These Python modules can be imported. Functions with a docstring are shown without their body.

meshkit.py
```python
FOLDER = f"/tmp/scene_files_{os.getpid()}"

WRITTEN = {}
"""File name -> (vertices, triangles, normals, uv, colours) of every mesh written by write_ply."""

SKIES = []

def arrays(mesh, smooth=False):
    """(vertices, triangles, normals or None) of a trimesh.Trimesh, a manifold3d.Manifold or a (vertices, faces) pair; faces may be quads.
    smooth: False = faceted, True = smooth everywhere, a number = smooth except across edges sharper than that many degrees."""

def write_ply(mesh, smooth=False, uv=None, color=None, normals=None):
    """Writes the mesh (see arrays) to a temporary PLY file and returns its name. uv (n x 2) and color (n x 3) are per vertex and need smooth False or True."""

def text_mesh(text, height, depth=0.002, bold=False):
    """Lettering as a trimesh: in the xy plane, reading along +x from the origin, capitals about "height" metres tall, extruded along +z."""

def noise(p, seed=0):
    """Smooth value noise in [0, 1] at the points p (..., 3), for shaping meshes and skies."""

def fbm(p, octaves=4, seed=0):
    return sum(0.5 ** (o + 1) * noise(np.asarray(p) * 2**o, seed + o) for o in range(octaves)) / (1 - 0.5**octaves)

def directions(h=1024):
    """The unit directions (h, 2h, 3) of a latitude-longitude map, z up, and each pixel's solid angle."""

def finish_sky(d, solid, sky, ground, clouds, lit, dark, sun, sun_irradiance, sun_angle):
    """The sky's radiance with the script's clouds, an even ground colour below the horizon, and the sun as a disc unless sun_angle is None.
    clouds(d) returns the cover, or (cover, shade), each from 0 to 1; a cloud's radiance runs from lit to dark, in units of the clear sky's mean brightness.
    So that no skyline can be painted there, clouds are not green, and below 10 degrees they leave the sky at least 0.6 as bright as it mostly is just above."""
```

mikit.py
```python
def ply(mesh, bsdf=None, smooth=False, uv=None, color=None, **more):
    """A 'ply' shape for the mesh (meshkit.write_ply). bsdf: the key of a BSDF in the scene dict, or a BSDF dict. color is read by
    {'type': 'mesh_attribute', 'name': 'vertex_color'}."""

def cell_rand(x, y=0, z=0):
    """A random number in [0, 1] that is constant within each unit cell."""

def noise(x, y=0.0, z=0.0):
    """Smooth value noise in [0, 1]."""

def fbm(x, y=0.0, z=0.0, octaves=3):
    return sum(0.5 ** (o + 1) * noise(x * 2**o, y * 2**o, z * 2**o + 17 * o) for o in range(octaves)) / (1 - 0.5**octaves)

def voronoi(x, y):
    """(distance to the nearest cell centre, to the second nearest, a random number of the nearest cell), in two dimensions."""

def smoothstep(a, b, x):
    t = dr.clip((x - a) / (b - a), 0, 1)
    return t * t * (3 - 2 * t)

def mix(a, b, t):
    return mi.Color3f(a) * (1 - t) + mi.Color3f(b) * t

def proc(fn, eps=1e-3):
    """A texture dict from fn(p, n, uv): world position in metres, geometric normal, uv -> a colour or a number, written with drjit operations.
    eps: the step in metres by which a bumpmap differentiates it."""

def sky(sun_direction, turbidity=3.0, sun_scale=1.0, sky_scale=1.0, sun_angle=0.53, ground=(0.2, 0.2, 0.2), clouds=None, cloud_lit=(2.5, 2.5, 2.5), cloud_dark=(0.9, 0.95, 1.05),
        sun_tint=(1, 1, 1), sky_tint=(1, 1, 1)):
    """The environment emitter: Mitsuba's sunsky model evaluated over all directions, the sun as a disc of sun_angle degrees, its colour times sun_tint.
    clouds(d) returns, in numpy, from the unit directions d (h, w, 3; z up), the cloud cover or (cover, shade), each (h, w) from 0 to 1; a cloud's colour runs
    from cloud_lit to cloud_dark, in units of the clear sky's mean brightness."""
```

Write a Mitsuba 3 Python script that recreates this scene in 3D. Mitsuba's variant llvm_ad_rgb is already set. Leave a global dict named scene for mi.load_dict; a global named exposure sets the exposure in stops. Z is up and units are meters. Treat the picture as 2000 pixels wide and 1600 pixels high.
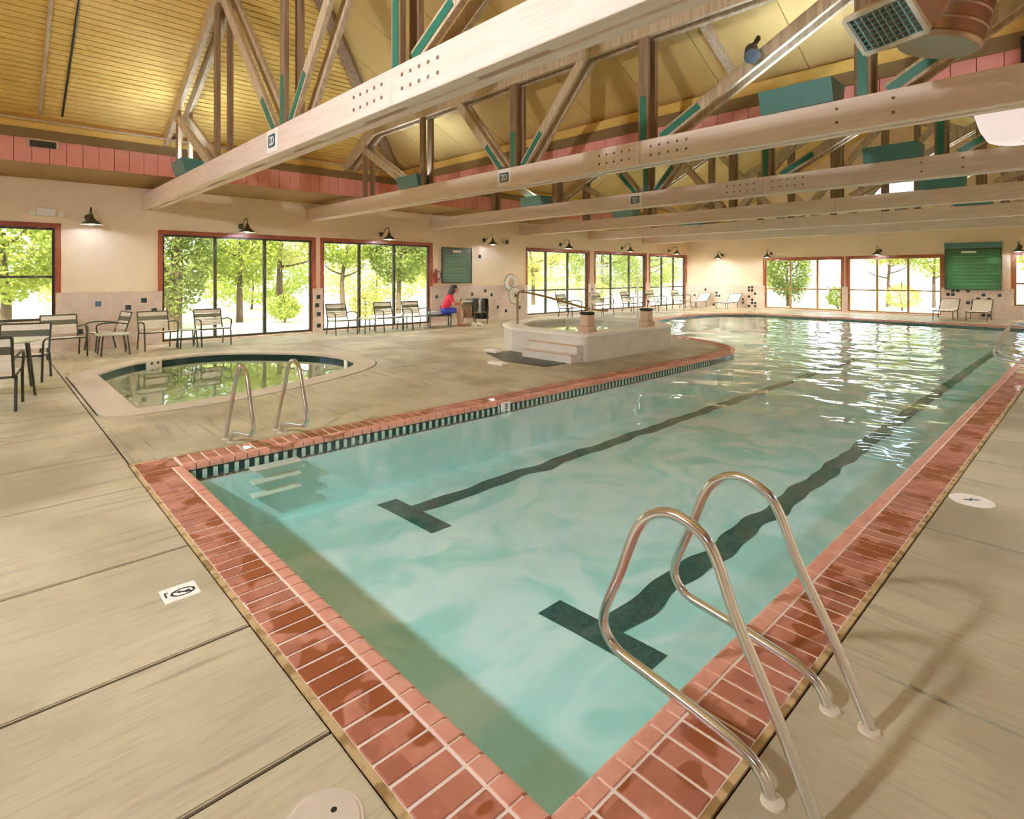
import math, random
import numpy as np, trimesh, drjit as dr, mitsuba as mi, manifold3d as m3
import shapely.geometry as sg, shapely.affinity as sa, shapely.ops as so
import mikit, meshkit
from mikit import proc, fbm, noise, mix, smoothstep, cell_rand, voronoi
T = mi.ScalarTransform4f
random.seed(7); rng = np.random.default_rng(7)
scene, labels = {}, {}

# ------------------------------------------------------------------ camera, sky, exposure
FOCAL, HORIZON, EYE = 1090.0, 538.0, 1.6
YAW = math.atan(1150 / 1090)
FW = np.array([-math.sin(YAW), math.cos(YAW), 0]); RT = np.array([math.cos(YAW), math.sin(YAW), 0])
scene['camera'] = {'type': 'perspective', 'fov': math.degrees(2 * math.atan(1000 / FOCAL)), 'fov_axis': 'x', 'near_clip': 0.05, 'far_clip': 500,
                   'principal_point_offset_y': -(HORIZON - 800) / 1600,
                   'to_world': T().look_at(origin=[0, 0, EYE], target=[float(FW[0]), float(FW[1]), EYE], up=[0, 0, 1])}
scene['sky'] = mikit.sky([0.55, -0.45, 0.75], turbidity=3.0, sun_scale=1.4, sky_scale=3.0, ground=(0.3, 0.3, 0.27),
                         clouds=lambda d: np.clip(meshkit.fbm(d * np.array([2.2, 2.2, 5.0]) + 3, 4) * 2.2 - 0.45, 0, 1), cloud_lit=(2.2, 2.2, 2.2), cloud_dark=(1.3, 1.33, 1.38))
scene['sky']['sampling_weight'] = 22.0
exposure = 2.5
UPLIGHT, FLOOD, BULB, FILL_LAMP = 13.0, 285.0, 850.0, 26.0      # radiance of the uplights, flood lamp, wall bulbs and added fill lamps
HALL = (-15.0, 3.0, -7.9, 27.0)              # x0 x1 y0 y1


def ray_ground(u, v, z=0.0):
    """where the photograph's pixel meets the level z (used only to survey the place)"""
    d = (EYE - z) * FOCAL / (v - HORIZON)
    p = FW * d + RT * ((u - 1000) / FOCAL * d)
    return float(p[0]), float(p[1])


# ------------------------------------------------------------------ helpers
def lin(r, g, b):
    return [((x / 255) / 12.92 if x < 10.3 else ((x / 255 + 0.055) / 1.055) ** 2.4) for x in (r, g, b)]


def rgb(*c):
    return {'type': 'rgb', 'value': lin(*c)}


def mat(key, color, rough=0.6, spec=0.5, metal=0.0, two=True, **kw):
    base = color if isinstance(color, dict) else rgb(*color)
    b = {'type': 'principled', 'base_color': base, 'roughness': rough, 'specular': spec, 'metallic': metal, **kw}
    scene[key] = {'type': 'twosided', 'bsdf': b} if two else b


used, counts, taken = set(), {}, set()


def name(key):
    """key, or key_001 and so on if it is taken"""
    if key not in taken:
        taken.add(key); return key
    n = counts.get(key, 0) + 1
    counts[key] = n
    k = f'{key}_{n:03d}'
    taken.add(k)
    return k


def say(key, label=None, cat=None, group=None, kind=None):
    d = {}
    if label: d['label'] = label
    if cat: d['category'] = cat
    if group: d['group'] = group
    if kind: d['kind'] = kind
    labels[key] = d


def thing(key, label, cat, group=None, kind=None):
    k = name(key); say(k, label, cat, group, kind); return k


def obj(key, mesh, bsdf, parent=None, smooth=False, at=None, label=None, kind=None, **more):
    k = name(f'{parent}__{key}' if parent else key)
    d = dict(mesh) if isinstance(mesh, dict) else mikit.ply(mesh, bsdf, smooth, **more)
    if at is not None: d['to_world'] = at
    scene[k] = d
    if label or kind: say(k, label, None, None, kind)
    return k


def cat(ms):
    return trimesh.util.concatenate([m for m in ms if m is not None])


def man(m):
    a = m.to_mesh()
    return trimesh.Trimesh(a.vert_properties[:, :3], a.tri_verts, process=False)


def box(x0, x1, y0, y1, z0, z1):
    m = trimesh.creation.box((abs(x1 - x0), abs(y1 - y0), abs(z1 - z0)))
    m.apply_translation(((x0 + x1) / 2, (y0 + y1) / 2, (z0 + z1) / 2)); return m


def rbox(x0, x1, y0, y1, z0, z1, r=0.01, n=8):
    r = min(r, (x1 - x0) / 2.01, (y1 - y0) / 2.01, (z1 - z0) / 2.01)
    s = m3.Manifold.sphere(r, n)
    pts = [s.translate((x, y, z)) for x in (x0 + r, x1 - r) for y in (y0 + r, y1 - r) for z in (z0 + r, z1 - r)]
    return man(m3.Manifold.batch_hull(pts))


def bar(p, q, w, h, up=(0, 1, 0)):
    """a plank from p to q: w across (along up), h the other way"""
    p, q, up = np.array(p, float), np.array(q, float), np.array(up, float)
    t = q - p; L = np.linalg.norm(t); t /= L
    a = up - t * (up @ t); a /= np.linalg.norm(a); b = np.cross(t, a)
    m = trimesh.creation.box((L, w, h)); M = np.eye(4)
    M[:3, 0], M[:3, 1], M[:3, 2], M[:3, 3] = t, a, b, (p + q) / 2
    m.apply_transform(M); return m


def spline(pts, n=8, closed=False):
    p = np.array(pts, float); N = len(p); out = []
    for i in range(N if closed else N - 1):
        g = (lambda k: p[k % N]) if closed else (lambda k: p[min(max(k, 0), N - 1)])
        a, b, c, d = g(i - 1), g(i), g(i + 1), g(i + 2)
        for s in np.arange(n) / n:
            out.append(0.5 * (2 * b + (c - a) * s + (2 * a - 5 * b + 4 * c - d) * s * s + (3 * b - a - 3 * c + d) * s ** 3))
    if not closed: out.append(p[-1])
    return np.array(out)


def tube(path, r, k=10, caps=True):
    p = np.array(path, float); N = len(p)
    r = np.broadcast_to(np.array(r, float), (N,))
    t = np.gradient(p, axis=0); t /= np.linalg.norm(t, axis=1, keepdims=True) + 1e-12
    ref = np.array([0, 0, 1.0]) if abs(t[0, 2]) < 0.9 else np.array([1.0, 0, 0])
    a = ref - t[0] * (ref @ t[0]); a /= np.linalg.norm(a)
    V, ang = [], np.arange(k) * 2 * np.pi / k
    for i in range(N):
        a = a - t[i] * (a @ t[i]); a /= np.linalg.norm(a); b = np.cross(t[i], a)
        V.append(p[i] + r[i] * (np.cos(ang)[:, None] * a + np.sin(ang)[:, None] * b))
    V = np.vstack(V); F = []
    for i in range(N - 1):
        for j in range(k):
            a0, a1, b0, b1 = i * k + j, i * k + (j + 1) % k, (i + 1) * k + j, (i + 1) * k + (j + 1) % k
            F += [[a0, a1, b1], [a0, b1, b0]]
    if caps:
        V = np.vstack([V, p[0], p[-1]]); n0 = N * k
        for j in range(k):
            F += [[n0, (j + 1) % k, j], [n0 + 1, (N - 1) * k + j, (N - 1) * k + (j + 1) % k]]
    return trimesh.Trimesh(V, F, process=False)


def lathe(prof, k=20, at=(0, 0, 0), axis=None):
    m = trimesh.creation.revolve(np.array(prof, float), sections=k)
    if axis is not None:
        m.apply_transform(trimesh.geometry.align_vectors([0, 0, 1], axis))
    m.apply_translation(at); return m


def extrude(poly, z0, z1):
    ms = []
    for g in getattr(poly, 'geoms', [poly]):
        if g.geom_type != 'Polygon' or g.area < 1e-7: continue
        m = trimesh.creation.extrude_polygon(g, z1 - z0, engine='earcut'); m.apply_translation((0, 0, z0)); ms.append(m)
    return cat(ms)


def turned(m, M):
    m = m.copy(); m.apply_transform(np.array(M, float)); return m


YZ = np.array([[0, 0, 1, 0], [1, 0, 0, 0], [0, 1, 0, 0], [0, 0, 0, 1.0]])      # (a, b, h) -> x=h, y=a, z=b
XZ = np.array([[1, 0, 0, 0], [0, 0, 1, 0], [0, 1, 0, 0], [0, 0, 0, 1.0]])      # (a, b, h) -> x=a, y=h, z=b (mirrors)


def ex_yz(poly, x0, x1):
    return turned(extrude(poly, x0, x1), YZ)


def ex_xz(poly, y0, y1):
    m = turned(extrude(poly, y0, y1), XZ); m.invert(); return m


# ------------------------------------------------------------------ materials
mat('m_cream', proc_cream := proc(lambda p, n, uv: mix(lin(246, 228, 202), lin(240, 220, 192), fbm(p.x * 0.7, p.y * 0.7, p.z * 0.7))), 0.75, 0.3)


def f_tile(p, n, uv):
    s = dr.select(dr.abs(n.x) > 0.7, p.y, p.x)
    a, b = s / 0.15, p.z / 0.15
    fa, fb = dr.abs(a - dr.floor(a) - 0.5), dr.abs(b - dr.floor(b) - 0.5)
    g = smoothstep(0.478, 0.492, dr.maximum(fa, fb))
    return mix(mix(lin(232, 214, 202), lin(222, 202, 190), cell_rand(dr.floor(a), dr.floor(b))), lin(206, 188, 174), g)


mat('m_tile', proc(f_tile), 0.3, 0.5)
mat('m_tile_dark', (28, 38, 42), 0.2)
mat('m_tile_blue', (52, 78, 92), 0.2)
mat('m_tile_red', (140, 40, 44), 0.25)


def f_deck(along_y):
    def f(p, n, uv):
        a, b = (p.x, p.y) if along_y else (p.y, p.x)
        streak = fbm(a * 22, b * 1.6, 3.0, 4)
        fine = fbm(a * 110, b * 9, 1.0, 3)
        blot = fbm(p.x * 1.1, p.y * 1.1, 9.0, 4)
        c = mix(lin(194, 185, 157), lin(160, 150, 123), smoothstep(0.3, 0.75, blot))
        c = mix(c, lin(132, 126, 106), smoothstep(0.56, 0.86, streak) * 0.8 * smoothstep(0.3, 0.7, fbm(p.x * 0.8, p.y * 0.8, 4.0)))
        c = mix(c, lin(150, 144, 122), smoothstep(0.45, 0.85, fine) * 0.3)
        return c
    return f


mat('m_deck_a', proc(f_deck(True)), 0.42, 0.5)
mat('m_deck_b', proc(f_deck(False)), 0.42, 0.5)
mat('m_joint', (40, 36, 28), 0.9, 0.2)
mat('m_curb', (206, 194, 176), 0.5)


def f_brick(p, n, uv):
    u = cell_rand(dr.floor(p.x / 0.1015), dr.floor(p.y / 0.1015), 5)
    c = mix(lin(188, 124, 102), lin(160, 96, 76), u)
    c = mix(c, lin(206, 140, 116), smoothstep(0.5, 0.8, fbm(p.x * 14, p.y * 14, 2.0)) * 0.5)
    wet = smoothstep(0.55, 0.60, fbm(p.x * 5.5, p.y * 5.5, 11.0, 3))
    return mix(c, lin(142, 74, 36), wet * 0.8)


mat('m_brick', proc(f_brick), proc(lambda p, n, uv: 0.42 - 0.3 * smoothstep(0.55, 0.60, fbm(p.x * 5.5, p.y * 5.5, 11.0, 3))), 0.5)
mat('m_bullnose', proc(lambda p, n, uv: mix(lin(222, 168, 148), lin(204, 136, 116), fbm(p.x * 9, p.y * 9, 1.0))), 0.3, 0.5, clearcoat=1.0, clearcoat_gloss=0.8)
mat('m_mortar', (232, 218, 206), 0.7)
mat('m_caulk', proc(lambda p, n, uv: mix(lin(196, 170, 122), lin(150, 120, 72), smoothstep(0.4, 0.7, fbm(p.x * 20, p.y * 20)))), 0.7)
def f_caustic_plaster(p, n, uv):
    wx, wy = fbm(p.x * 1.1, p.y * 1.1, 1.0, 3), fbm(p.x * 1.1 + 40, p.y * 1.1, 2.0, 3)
    t = fbm(p.x * 2.2 + wx * 5, p.y * 1.4 + wy * 5, p.z * 1.7, 4)  # pale swirls painted into the plaster colour, standing in for caustic light
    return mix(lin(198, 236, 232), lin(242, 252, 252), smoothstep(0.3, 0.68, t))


mat('m_plaster', proc(f_caustic_plaster), 0.7, 0.2)


def f_lane(p, n, uv):
    a, b = p.x / 0.025, p.y / 0.025
    return mix(lin(6, 98, 94), lin(2, 70, 72), cell_rand(dr.floor(a), dr.floor(b)))


mat('m_lane', proc(f_lane), 0.4)
mat('m_wl_dark', (14, 52, 54), 0.15)
mat('m_wl_pale', (196, 214, 198), 0.15)


def f_band(p, n, uv):
    s = dr.select(dr.abs(n.x) > 0.7, p.y, p.x) / 0.05
    return mix(lin(20, 60, 60), lin(120, 150, 138), smoothstep(0.3, 0.36, dr.abs(s - dr.floor(s) - 0.5)))


mat('m_wl_band', proc(f_band), 0.2)
scene['m_water'] = {'type': 'thindielectric', 'int_ior': 1.33, 'specular_transmittance': {'type': 'rgb', 'value': [0.82, 0.99, 1.0]}}
scene['m_water_tub'] = {'type': 'thindielectric', 'int_ior': 1.33, 'specular_transmittance': {'type': 'rgb', 'value': [0.85, 0.95, 0.86]}}
mat('m_tub', (206, 208, 186), 0.6)


def grain(c1, c2, ax):
    def f(p, n, uv):
        q = [p.x, p.y, p.z]
        l = q.pop(ax)
        return mix(lin(*c1), lin(*c2), smoothstep(0.25, 0.8, fbm(q[0] * 38, q[1] * 38, l * 1.6, 4)))
    return proc(f)


mat('m_beam', grain((234, 214, 200), (224, 202, 187), 0), 0.6, 0.3)
mat('m_web', grain((196, 176, 148), (170, 146, 116), 2), 0.65, 0.3)
mat('m_webdark', grain((150, 124, 98), (116, 92, 68), 2), 0.7, 0.3)
mat('m_teal', (40, 112, 92), 0.4)
mat('m_tealbox', (74, 122, 116), 0.35)
mat('m_pink', proc(lambda p, n, uv: mix(lin(228, 160, 150), lin(214, 138, 128), fbm(p.x * 3, p.y * 3, p.z * 3))), 0.7, 0.3)
mat('m_ledge', (126, 102, 66), 0.75, 0.3)


def f_plank(p, n, uv):
    c = mix(lin(222, 186, 104), lin(204, 164, 80), fbm(p.y * 0.9, p.x * 9, p.z * 9))
    return mix(c, lin(232, 196, 122), smoothstep(0.5, 0.8, fbm(p.x * 0.8, p.y * 0.8, 5.0)) * 0.6)


mat('m_plank', proc(f_plank), 0.7, 0.3)
mat('m_panel', proc(lambda p, n, uv: mix(lin(208, 176, 112), lin(188, 154, 92), fbm(p.x * 0.9, p.y * 0.9, p.z * 0.9))), 0.75, 0.3)
mat('m_soffit', (146, 118, 82), 0.8, 0.2)
mat('m_frame', (44, 42, 34), 0.4)
mat('m_bronze', (150, 118, 64), 0.4)
mat('m_casing', proc(lambda p, n, uv: mix(lin(158, 84, 56), lin(134, 64, 42), fbm(p.x * 8, p.y * 8, p.z * 8))), 0.5)
scene['m_pane'] = {'type': 'thindielectric', 'int_ior': 1.5}
mat('m_steel', (228, 228, 228), 0.16, 0.5, 1.0)
mat('m_black', (26, 26, 24), 0.45)
mat('m_chair', (50, 54, 42), 0.4)
mat('m_strap', (240, 234, 218), 0.5)
mat('m_olive', (94, 96, 76), 0.5)
mat('m_top', (196, 200, 184), 0.25)
mat('m_lamp', (58, 62, 34), 0.35)
mat('m_white', (242, 238, 230), 0.4)
mat('m_ink', (40, 40, 48), 0.5)
mat('m_navy', (70, 92, 110), 0.5)
mat('m_green', proc(lambda p, n, uv: mix(lin(36, 84, 52), lin(52, 104, 66), fbm(p.x * 2, p.y * 2, p.z * 2))), 0.4)
mat('m_slate', (74, 96, 80), 0.4)
mat('m_board_line', (96, 140, 104), 0.6)
mat('m_spa', proc(lambda p, n, uv: mix(lin(226, 222, 212), lin(204, 198, 188), fbm(p.x * 5, p.y * 5, p.z * 5))), 0.5)
mat('m_stone', (206, 176, 150), 0.6)
mat('m_duct', (176, 146, 124), 0.32, 0.5, 0.85)
mat('m_bowl', (246, 222, 220), 0.45)
mat('m_towel_', (150, 170, 176), 0.4)
mat('m_ground', proc(lambda p, n, uv: mix(lin(226, 220, 204), lin(206, 206, 176), smoothstep(0.45, 0.65, fbm(p.x * 0.3, p.y * 0.3, 1.0)))), 0.9, 0.2)
mat('m_bark', (96, 84, 66), 0.9)
for k_, c_ in (('a', (168, 186, 92)), ('b', (136, 156, 84)), ('c', (190, 196, 120))):
    scene['m_leaf_' + k_] = {'type': 'principledthin', 'base_color': rgb(*c_), 'roughness': 0.6, 'diff_trans': 0.9}
scene['e_up'] = {'type': 'twosided', 'bsdf': {'type': 'diffuse', 'reflectance': rgb(230, 225, 210)}}


def emit(v, c=(1, 0.9, 0.72), weight=1.0):
    return {'emitter': {'type': 'area', 'sampling_weight': weight, 'radiance': {'type': 'rgb', 'value': [v * x for x in c]}}}


# ------------------------------------------------------------------ pool outline, deck, floor
POOL = sg.Polygon([(-1.12, 1.22), (-5.32, 1.22)] + [(-5.24, y) for y in (4.8, 10.6)] +
                  [tuple(q) for q in spline([(-5.24, 10.6), (-5.35, 11.6), (-5.95, 12.5), (-7.2, 13.2), (-8.7, 13.8), (-9.9, 15.0), (-10.9, 17.2), (-11.4, 20.0), (-11.0, 22.4), (-9.9, 23.6)], 6)[1:]] +
                  [(-1.02, 23.3)])
COPE = 0.30
POOL_OUT = POOL.buffer(COPE, join_style=2)
TUB = sg.Polygon([tuple(q) for q in spline([(-7.95, 1.32), (-8.0, 2.4), (-8.45, 3.75), (-9.05, 4.7), (-9.8, 5.05), (-11.0, 4.85), (-12.1, 4.0), (-12.5, 3.1), (-12.1, 2.0), (-11.2, 1.32)], 6)])
TUB_OUT = TUB.buffer(0.36, join_style=1)
DECK = sg.box(*[HALL[i] for i in (0, 2, 1, 3)])
WATER_Z, POOL_Z = -0.10, -0.70

obj('floor', extrude(DECK.difference(POOL.buffer(0.08)).difference(TUB.buffer(0.06)), -0.25, -0.014), 'm_joint', kind='structure')
say('floor', None, None, None, 'structure')
deck = DECK.difference(POOL_OUT.buffer(0.028, join_style=2)).difference(TUB_OUT.buffer(0.012))
def cells(xs, ys):
    return [sg.box(x0, y0, x1, y1) for x0, x1 in zip(xs[:-1], xs[1:]) for y0, y1 in zip(ys[:-1], ys[1:])]


grid = cells([-15, -13, -11.6, -10.2, -8.15, -7.13, -6.08, -5.0, -3.72, -2.68, -1.86, -0.79, 1.3, 3], [-7.9, -5.7, -3.5, -1.3, 0.90])
grid += cells([-0.9, 1.3, 3], [0.9, 2.62, 4.34, 6.24, 8.3, 10.4, 12.5, 14.6, 16.7, 18.8, 20.9, 23, 25, 27])
grid += cells([-15, -13, -10.8, -8.4, -5.3], [0.9, 5.6, 7.4, 10.9, 13.4, 16.2, 19, 22, 25.2, 27]) + cells([-5.3, -3, -0.9], [20, 25.2, 27])
for cell in grid:
    g = deck.intersection(cell).buffer(-0.0075, join_style=2)
    c = cell.centroid
    for q in getattr(g, 'geoms', [g]):
        if q.is_empty or q.area < 0.02: continue
        top = q.buffer(-0.006, join_style=2)
        if top.is_empty: continue
        obj('slab', cat([extrude(q, -0.06, -0.004), extrude(top, -0.004, 0.0)]), 'm_deck_a' if c.y < 0.9 and c.x < -0.8 else 'm_deck_b', 'floor')
# sealant strip around the coping
obj('trim_1', extrude(POOL_OUT.buffer(0.026, join_style=2).difference(POOL_OUT.buffer(0.001, join_style=2)), -0.05, -0.002), 'm_caulk', kind='structure')

# coping: mortar bed with brick and bullnose pieces laid around the pool
cp = 'pool_coping'
obj(cp, extrude(POOL_OUT.difference(POOL.buffer(0.012)), -0.06, -0.004), 'm_mortar')
say(cp, 'red brick coping with pale mortar joints running around the edge of the swimming pool', 'pool edge', None, 'structure')
PITCH, BULL = 0.1015, 0.075


def profile(pts, w):
    m = trimesh.creation.extrude_polygon(sg.Polygon(pts), w, engine='earcut')   # (out, z) extruded -> along
    return turned(m, [[0, 0, 1, -w / 2], [1, 0, 0, 0], [0, 1, 0, 0], [0, 0, 0, 1]])


arc = [(-0.012 + 0.028 * (1 - math.sin(a)), -0.028 + 0.03 * math.cos(a)) for a in np.linspace(math.pi / 2, 0, 6)]
bull_pts = [(BULL - 0.006, -0.058), (-0.012 + 0.028, -0.058)] + [(-0.012, -0.05)] + [(x, z) for x, z in arc] + [(BULL - 0.006, 0.002)]
brick_pts = [(BULL + 0.006, -0.055), (COPE - 0.003, -0.055), (COPE - 0.003, -0.003), (COPE - 0.008, 0.001), (BULL + 0.011, 0.001), (BULL + 0.006, -0.003)]
bull_m, brick_m = profile(bull_pts, PITCH - 0.012), profile(brick_pts, PITCH - 0.017)
bull_d, brick_d = mikit.ply(bull_m, 'm_bullnose', 40), mikit.ply(brick_m, 'm_brick')
ring = np.array(POOL.exterior.coords)
if POOL.exterior.is_ccw: ring = ring[::-1]
start = int(np.argmin(np.hypot(ring[:-1, 0] + 1.12, ring[:-1, 1] - 1.22)))
ring = np.vstack([ring[start:-1], ring[:start], ring[start:start + 1]])
spots = []
for a, b in zip(ring[:-1], ring[1:]):
    L = np.linalg.norm(b - a); t = (b - a) / L
    n_ = np.array([-t[1], t[0]])                      # outward for a clockwise ring
    if POOL.contains(sg.Point(*((a + b) / 2 + n_ * 0.05))): n_ = -n_
    cnt = max(1, round(L / PITCH))
    for i in range(cnt):
        p = a + t * (L * (i + 0.5) / cnt)
        spots.append((p, t, n_, L / cnt))
spots.sort(key=lambda s: math.hypot(s[0][0], s[0][1]))
rest_b, rest_k = [], []
for i, (p, t, n_, w) in enumerate(spots):
    ux = t if np.cross(t, n_) > 0 else -t
    s = w / PITCH
    M = np.array([[ux[0] * s, n_[0], 0, p[0]], [ux[1] * s, n_[1], 0, p[1]], [0, 0, 1, rng.uniform(-0.0015, 0.0015)], [0, 0, 0, 1.0]])
    if i < 230:
        obj('brick', brick_d, None, cp, at=T(M)); obj('bullnose', bull_d, None, cp, at=T(M))
    else:
        rest_k.append(turned(brick_m, M)); rest_b.append(turned(bull_m, M))
obj('far_bricks', cat(rest_k), 'm_brick', cp, kind='stuff'); obj('far_bullnose', cat(rest_b), 'm_bullnose', cp, kind='stuff')
# corner blocks
for (x, y, sx) in ((-1.12, 1.22, 1), (-5.32, 1.22, -1)):
    xs = sorted((x + sx * 0.012, x + sx * (COPE - 0.004)))
    obj('corner_block', rbox(xs[0], xs[1], y - COPE + 0.004, y - 0.012, -0.055, 0.001, 0.006), 'm_brick', cp)

# basin
po = POOL.buffer(0.02)
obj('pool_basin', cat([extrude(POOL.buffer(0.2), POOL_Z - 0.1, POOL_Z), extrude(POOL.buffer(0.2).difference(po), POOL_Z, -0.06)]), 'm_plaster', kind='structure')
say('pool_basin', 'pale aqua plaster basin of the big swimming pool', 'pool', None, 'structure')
obj('waterline_band', extrude(po.difference(POOL.buffer(0.014)), -0.17, -0.058), 'm_wl_band', 'pool_basin')
wl_d = mikit.ply(box(-0.004, 0.004, -0.021, 0.021, -0.045, 0.045), 'm_wl_dark'); wl_p = mikit.ply(box(-0.004, 0.004, -0.019, 0.019, -0.042, 0.042), 'm_wl_pale')
i, y = 0, 1.26
while y < 10.3 and i < 240:
    x = -5.32 + (y - 1.22) / (4.8 - 1.22) * 0.08 if y < 4.8 else -5.24
    obj('waterline_tile', wl_p if i % 2 else wl_d, None, 'pool_basin', at=T().translate([x - 0.008, y, -0.108])); y += 0.043; i += 1


def wavy(x0, x1, y0, y1, key, amp=0.03):
    ys = np.arange(y0, y1, 0.05); V, F = [], []
    for yy in ys:
        o = amp * (math.sin(yy * 5.1 + x0) + 0.6 * math.sin(yy * 11.3 + 2 * x0)) * min(1, (yy - y0) / 1.5) * min(1, 4 / max(yy, 1)); o2 = amp * 0.5 * math.sin(yy * 8.3 + x0 * 3) * min(1, 4 / max(yy, 1))
        V += [(x0 + o, yy, POOL_Z + 0.004), (x1 + o + o2, yy, POOL_Z + 0.004)]
    for k in range(len(ys) - 1):
        F += [(2 * k, 2 * k + 1, 2 * k + 3), (2 * k, 2 * k + 3, 2 * k + 2)]
    return trimesh.Trimesh(V, F, process=False)


for (x, y0, xa, xb) in ((-4.62, 2.88, -4.98, -4.1), (-2.2, 2.76, -2.63, -1.80)):
    bar_ = sg.Polygon([(xa, y0 - 0.02), (xa + 0.3, y0), (xb, y0 + 0.02), (xb, y0 + 0.24), (xa + 0.4, y0 + 0.22), (xa, y0 + 0.2)])
    obj('lane_line', cat([wavy(x - 0.1, x + 0.1, y0 + 0.1, 22.3, 'l'), extrude(bar_, POOL_Z, POOL_Z + 0.005)]), 'm_lane', 'pool_basin')

# water surface
xs = np.arange(-11.5, -0.98, 0.042)
ys, y = [], 1.16
while y < 23.7:
    ys.append(y); y += 0.032 + 0.0035 * max(0, y - 4)
ys = np.array(ys)
X, Y = np.meshgrid(xs, ys)
Z = np.zeros_like(X)
for _ in range(46):
    lam = math.exp(rng.uniform(math.log(0.16), math.log(1.5))); th = rng.normal(0.15, 0.75) + (math.pi if rng.random() < 0.3 else 0)
    k = 2 * math.pi / lam
    ph = k * (X * math.sin(th) + Y * math.cos(th)) + rng.uniform(0, 6.28) + 1.2 * np.sin(X * 0.9 + Y * 0.7 + rng.uniform(0, 6))
    Z += rng.uniform(0.4, 1.0) * 0.0135 / k * np.sin(ph)
far_amp = 0.55 + 0.9 * np.clip((Y - 4) / 8, 0, 1)
Z *= far_amp
cx, cy = ray_ground(850, 1180, -0.1)
rr = np.hypot(X - cx, Y - cy)
Z += 0.0016 * np.sin(rr * 2 * math.pi / 0.13) * np.exp(-(rr / 0.75) ** 2)
Z += 0.0012 * np.sin(np.hypot(X + 4.6, Y - 2.0) * 2 * math.pi / 0.2) * np.exp(-(np.hypot(X + 4.6, Y - 2.0) / 0.9) ** 2)
import shapely
inside = shapely.contains_xy(POOL.buffer(0.03), X, Y)
idx = np.arange(X.size).reshape(X.shape)
quad = inside[:-1, :-1] | inside[1:, :-1] | inside[:-1, 1:] | inside[1:, 1:]
q0, q1, q2, q3 = idx[:-1, :-1][quad], idx[:-1, 1:][quad], idx[1:, 1:][quad], idx[1:, :-1][quad]
F = np.vstack([np.stack([q0, q1, q2], 1), np.stack([q0, q2, q3], 1)])
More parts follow.
